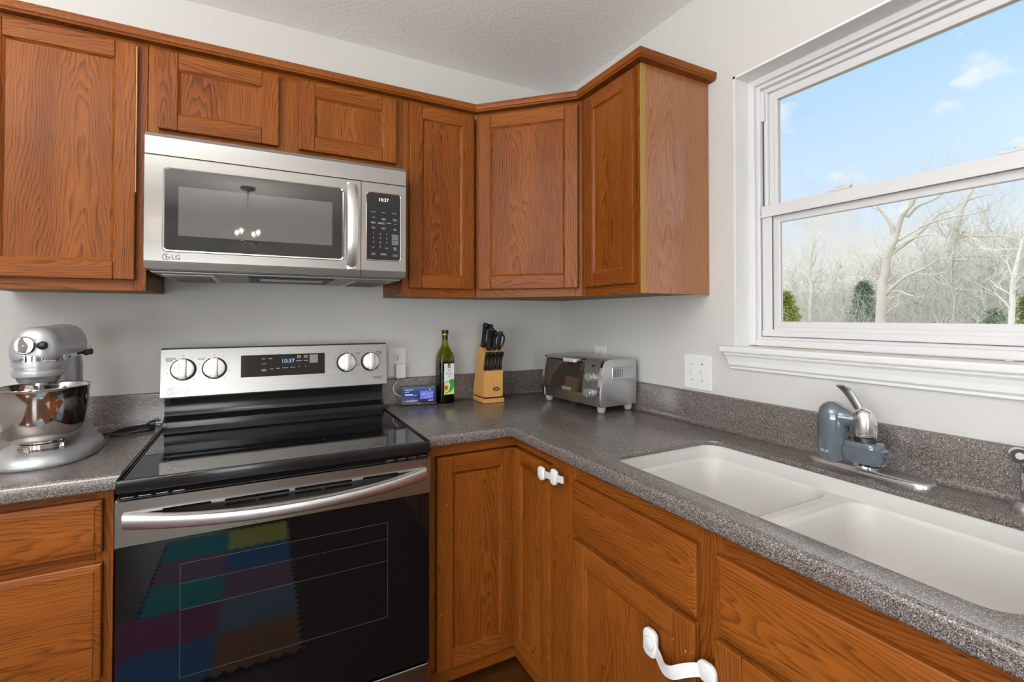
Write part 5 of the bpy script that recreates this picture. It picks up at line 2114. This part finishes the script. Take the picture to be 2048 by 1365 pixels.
def big_tree(key, label, m, twigs, tl):
    x, limbs = TREES[key]
    y0, z0, r0 = limbs[0][0]
    T = thing('bare_tree', label, 'tree', (x, y0, GROUND_Z), 0, 'bare trees beyond the window')
    base = Vector((x, y0, GROUND_Z))
    tw = MB()
    for i, l in enumerate(limbs):
        q = MB()
        ph = random.uniform(0, 6)
        amp = 0 if i == 0 else .35
        pts = [Vector((amp * sin(ph) * k / 3, p[0] - y0, p[1] - GROUND_Z)) for k, p in enumerate(l)]
        rr = [p[2] for p in l]
        if i == 0:
            pts = [Vector((0, pts[0].y, 0))] + pts
            rr = [rr[0] * 1.25] + rr
        sp = smooth_path(pts, 4)
        m2 = len(sp)
        rad = []
        for k in range(m2):
            f = k / 4
            a = min(int(f), len(rr) - 2)
            rad.append(rr[a] + (rr[a + 1] - rr[a]) * (f - a))
        sp = [p + Vector((random.gauss(0, 1), random.gauss(0, 1), 0)) * rad[k] * .07 for k, p in enumerate(sp)]
        q.tube(sp, rad, n=9, smooth=True)
        q.build('trunk' if i == 0 else 'branch', m, T, sharp=80)
        for t in range(twigs if i else twigs):
            k = random.randint(m2 // 3 if i else m2 // 2, m2 - 1)
            d = (sp[k] - sp[k - 1]).normalized()
            ax = Vector((random.gauss(0, .6), random.gauss(0, 1), random.gauss(.3, .7)))
            grow(tw, sp[k], d * .8 + ax * .8, tl * random.uniform(.5, 1.2), max(.006, rad[k] * .35), 2, .5, 3)
    o = tw.build('twigs', m, T)
    o['kind'] = 'stuff'
    return T


big_tree('A', 'large pale bare tree with a forked trunk, largest of the trees seen through the window', BARK, 5, 1.1)
big_tree('B', 'tall bare tree with a leaning upper trunk right of the large forked tree', BARK, 6, 1.1)
big_tree('C', 'slim upright bare tree with many fine twigs near the right edge of the window view', BARK2, 9, 1.0)
big_tree('D', 'thin whitish bare tree at the far right of the lower window pane', BARK3, 5, .8)
big_tree('E', 'small bare tree at the left of the lower window pane with upswept limbs', BARK2, 7, 1.0)

# the wood behind: thin grey trees, a handful of kinds set out many times
kinds = []
for k in range(6):
    q = MB()
    h = random.uniform(4.2, 5.2)
    pts = [Vector((0, 0, 0))]
    for i in range(8):
        pts.append(pts[-1] + Vector((random.gauss(0, .08), random.gauss(0, .08), h / 8)))
    q.tube(pts, [.055 * (1 - .88 * i / 8) for i in range(9)], n=5)
    for i in range(46):
        j = random.randint(1, 8)
        d = Vector((random.gauss(0, 1), random.gauss(0, 1), random.uniform(.5, 1.6)))
        grow(q, pts[j], d, random.uniform(.7, 1.5), .020, 2, .5, 3, .12, 4)
    kinds.append(q)
q = MB()
for row, (x, top) in enumerate(((21, 0), (22.5, .1), (24, .3), (25.5, .5), (27, .7), (28.5, .9), (30, 1.2), (32, 1.5), (34, 1.9))):
    y = -1.0
    y1 = 3.0 + x * .585
    while y < y1:
        k = kinds[random.randrange(6)]
        frac = y / y1
        s = random.uniform(.58, .90) * (1.14 - .26 * max(0, min(1, (frac - .35) / .3)))
        q.raw(k.V, k.F, M=Matrix.Translation((x + random.uniform(-.7, .7), y, GROUND_Z)) @ Matrix.Rotation(random.uniform(0, 6.28), 4, 'Z') @ Matrix.Diagonal((s, s, s * (1 + top * .09), 1)))
        y += random.uniform(.5, .95)
for i in range(3800):
    x = random.uniform(18.5, 27)
    y = random.uniform(1.2, 4.0 + x * .58)
    p = Vector((x, y, GROUND_Z))
    d = Vector((random.gauss(0, .5), random.gauss(0, .5), 1))
    grow(q, p, d, random.uniform(.9, 2.4), .011, 1, .5, 3, .1, 4)
tag(q.build('thicket', TWIG), 'dense grey tangle of leafless undergrowth and thin stems behind the large bare trees', 'undergrowth', kind='stuff')

# wooded rise far behind
q = MB()
cols = 60
V, F = [], []
for j in range(5):
    for i in range(cols + 1):
        y = -30 + 90 * i / cols
        h = 4.6 + .5 * noise.noise(Vector((y * .12, 0, 0))) + .35 * noise.noise(Vector((y * .7, 3, 0))) + .25 * noise.noise(Vector((y * 2.1, 8, 0)))
        if j == 0: h += .4 * random.random()
        V.append((44 - 2.2 * j + random.uniform(-.2, .2), y, GROUND_Z + (h - GROUND_Z) * (1 - j / 4) ** .8))
for j in range(4):
    for i in range(cols):
        a = j * (cols + 1) + i
        F.append((a, a + 1, a + cols + 2, a + cols + 1))
q.raw(V, F)
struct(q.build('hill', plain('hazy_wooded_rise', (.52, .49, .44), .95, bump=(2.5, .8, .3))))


def evergreen(label, x, y, h, w, col, nleaf=1500, tip=None):
    T = thing('evergreen_shrub', label, 'shrub', (x, y, GROUND_Z))
    s = MB().tube([(0, 0, 0), (.02, .01, h * .5), (0, 0, h * .95)], [.05, .035, .008], n=6)
    s.build('stem', BARK, T)
    q = MB()
    V, F, Mi = [], [], []
    for i in range(nleaf // 7):
        t = random.random() ** .75
        z = h * (.06 + .92 * t)
        R = w * (1 - t) ** .75 + .06
        a = random.uniform(0, 2 * pi)
        d = Vector((cos(a), sin(a), random.uniform(-.25, .25)))
        for k in range(14):
            u = random.uniform(.25, 1)
            c = Vector((0, 0, z)) + d * R * u + Vector((random.gauss(0, .06), random.gauss(0, .06), random.gauss(0, .05)))
            l = random.uniform(.04, .09)
            e1 = (d + Vector((random.gauss(0, .6), random.gauss(0, .6), random.gauss(0, .5)))).normalized() * l
            e2 = e1.cross(Vector((random.gauss(0, 1), random.gauss(0, 1), random.gauss(0, 1)))).normalized() * l * .22
            b = len(V)
            V += [c - e1 * .5, c + e2, c + e1, c - e2]
            F.append((b, b + 1, b + 2, b + 3))
    q.raw(V, F)
    q.build('foliage', plain('evergreen_needles', col, .8), T)


evergreen('yellow green evergreen shrub at the lower left corner of the window view', 14, 7.55, 2.55, .85, (.20, .22, .03), 2600)
evergreen('dark green spruce left of the forked tree trunk', 20, 8.1, 3.2, 1.0, (.13, .19, .12), 3200)
evergreen('olive green evergreen shrub at the right edge of the window view', 16, 2.42, 2.3, .42, (.18, .21, .05), 1800)
evergreen('low grey green evergreen shrub left of the thin whitish tree', 19, 3.95, 2.0, .75, (.22, .28, .18), 1800)

# ------------------------------------------------------------------ the rest of the room, seen in the reflections, plus an added lamp
def bulb_mat():
    m = bpy.data.materials.get('warm_bulb')
    if m: return m
    m = bpy.data.materials.new('warm_bulb')
    m.use_nodes = True
    nt = m.node_tree
    nt.nodes.clear()
    out = nd(nt, 'ShaderNodeOutputMaterial')
    tr = nd(nt, 'ShaderNodeBsdfTransparent')
    em = nd(nt, 'ShaderNodeEmission', i_Strength=14.0)
    em.inputs[0].default_value = (1.0, .80, .52, 1)
    mx = nd(nt, 'ShaderNodeMixShader')
    mx.inputs[0].default_value = .35
    nt.links.new(tr.outputs[0], mx.inputs[1])
    nt.links.new(em.outputs[0], mx.inputs[2])
    nt.links.new(mx.outputs[0], out.inputs[0])
    return m


def chandelier():
    T = thing('chandelier', 'black drum cage chandelier with four bulbs hanging behind the camera', 'chandelier', (-1.54, -3.79, CE))
    MB().lathe([(.001, 0), (.062, 0), (.062, -.018), (.05, -.026), (.001, -.028)][::-1], n=28).build('ceiling_canopy', BLKPLAS, T)
    MB().cyl((0, 0, -.026), (0, 0, -.50), .006, n=10).build('stem', BLKPLAS, T)
    c = MB()
    for z, r in ((-.375, .245), (-.535, .245)):
        c.tube([(r * cos(2 * pi * k / 40), r * sin(2 * pi * k / 40), z) for k in range(41)], .006, n=6)
    for k in range(10):
        a, b = 2 * pi * k / 10, 2 * pi * (k + 1) / 10
        for p, q2 in ((a, b), (b, a)):
            c.tube([(.245 * cos(p + (q2 - p) * t / 6), .245 * sin(p + (q2 - p) * t / 6), -.375 - .16 * t / 6) for t in range(7)], .005, n=5)
    for k in range(4):
        a = 2 * pi * k / 4 + .5
        c.tube([(0, 0, -.49), (.12 * cos(a), .12 * sin(a), -.50), (.245 * cos(a), .245 * sin(a), -.535)], .004, n=6)
    c.build('drum_cage', plain('dark_bronze', (.10, .085, .07), .4, .6), T)
    for k in range(4):
        a = 2 * pi * k / 4 + .5
        p = (.10 * cos(a), .10 * sin(a), 0)
        s = MB().cyl((p[0], p[1], -.50), (p[0], p[1], -.455), .014, n=14)
        sk = s.build('bulb_socket', BLKPLAS, T)
        b = MB().lathe([(.009, -.455), (.012, -.440), (.017, -.420), (.017, -.410), (.012, -.395), (.001, -.388)], n=18, c=(p[0], p[1], 0))
        b.build('light_bulb', bulb_mat(), sk)
        d = bpy.data.lights.new('bulb_glow', 'POINT')
        d.energy = 8
        d.shadow_soft_size = .012
        d.color = (1.0, .90, .78)
        lo = bpy.data.objects.new('bulb_glow', d)
        COL.objects.link(lo)
        lo.location = (-1.54 + p[0], -3.79 + p[1], CE - .418)


chandelier()


def uplight():  # added lamp out of view, there only to brighten the ceiling
    x, y = -2.62, -2.05
    T = thing('added_floor_lamp', 'added torchiere floor lamp left of the camera, out of view, to brighten the ceiling', 'floor lamp', (x, y, 0))
    MB().lathe([(.001, 0), (.14, 0), (.14, .012), (.12, .022), (.02, .032), (.001, .033)], n=36).build('base', SATIN, T)
    MB().cyl((0, 0, .03), (0, 0, 1.64), .012, n=14).build('pole', SATIN, T)
    MB().lathe([(.001, 1.63), (.05, 1.632), (.12, 1.66), (.175, 1.705), (.205, 1.75), (.200, 1.75), (.17, 1.712), (.118, 1.670), (.05, 1.644), (.001, 1.642)], n=40).build('bowl_shade', SATIN, T, sharp=60)
    d = bpy.data.lights.new('ceiling_fill_light', 'AREA')
    d.shape = 'DISK'
    d.size = .34
    d.energy = 92
    d.color = (1.0, .97, .93)
    lo = bpy.data.objects.new('ceiling_fill_light', d)
    COL.objects.link(lo)
    lo.location = (x, y, 1.735)
    lo.rotation_euler = (pi, 0, 0)


uplight()

TX, TY = .305, .262
rows = [('brown', 'blue', 'plum'), ('slate', 'plum', 'plum'), ('mauve', 'teal'), ('blue', 'mauve'), ('yellow', 'teal')]
rows = [(-1.31 - i * TY, r) for i, r in enumerate(rows)]
FOAM = {'brown': (.34, .15, .05), 'blue': (.04, .20, .50), 'teal': (.0, .36, .40), 'slate': (.17, .27, .38), 'plum': (.30, .05, .17), 'yellow': (.62, .66, .12), 'mauve': (.27, .16, .25), 'green': (.08, .45, .2)}
FM = {k: plain(k + '_foam', v, .75) for k, v in FOAM.items()}


def wavy(a, b, n=6, amp=.011):
    """puzzle edge between two corners (2-D), the same for both neighbours"""
    a, b = Vector(a), Vector(b)
    d = (b - a)
    nn = Vector((-d.y, d.x)).normalized()
    out = []
    for k in range(n):
        for t, s in ((.10, 0), (.14, 1), (.36, 1), (.40, 0), (.60, 0), (.64, -1), (.86, -1), (.90, 0)):
            out.append(a + d * ((k + t) / n) + nn * amp * s)
    return out


for r, (y1, cols) in enumerate(rows):
    for c, cn in enumerate(cols):
        x1 = -1.283 - c * TX
        x0 = x1 - TX
        y0 = y1 - TY
        poly = [Vector((x0, y0))] + wavy((x0, y0), (x1, y0)) + [Vector((x1, y0))] + wavy((x1, y0), (x1, y1)) + [Vector((x1, y1))] + wavy((x0, y1), (x1, y1))[::-1] + [Vector((x0, y1))] + wavy((x0, y0), (x0, y1))[::-1]
        m = MB().prism([(p.x, p.y) for p in poly], 2, .0005, .012)
        o = m.build('foam_mat_tile', FM[cn])
        tag(o, '%s foam puzzle floor tile, %s row from the range, %s column from the right' % (cn, ('first', 'second', 'third', 'fourth', 'fifth')[r], ('first', 'second', 'third')[c]), 'floor mat', 'foam puzzle mat tiles')
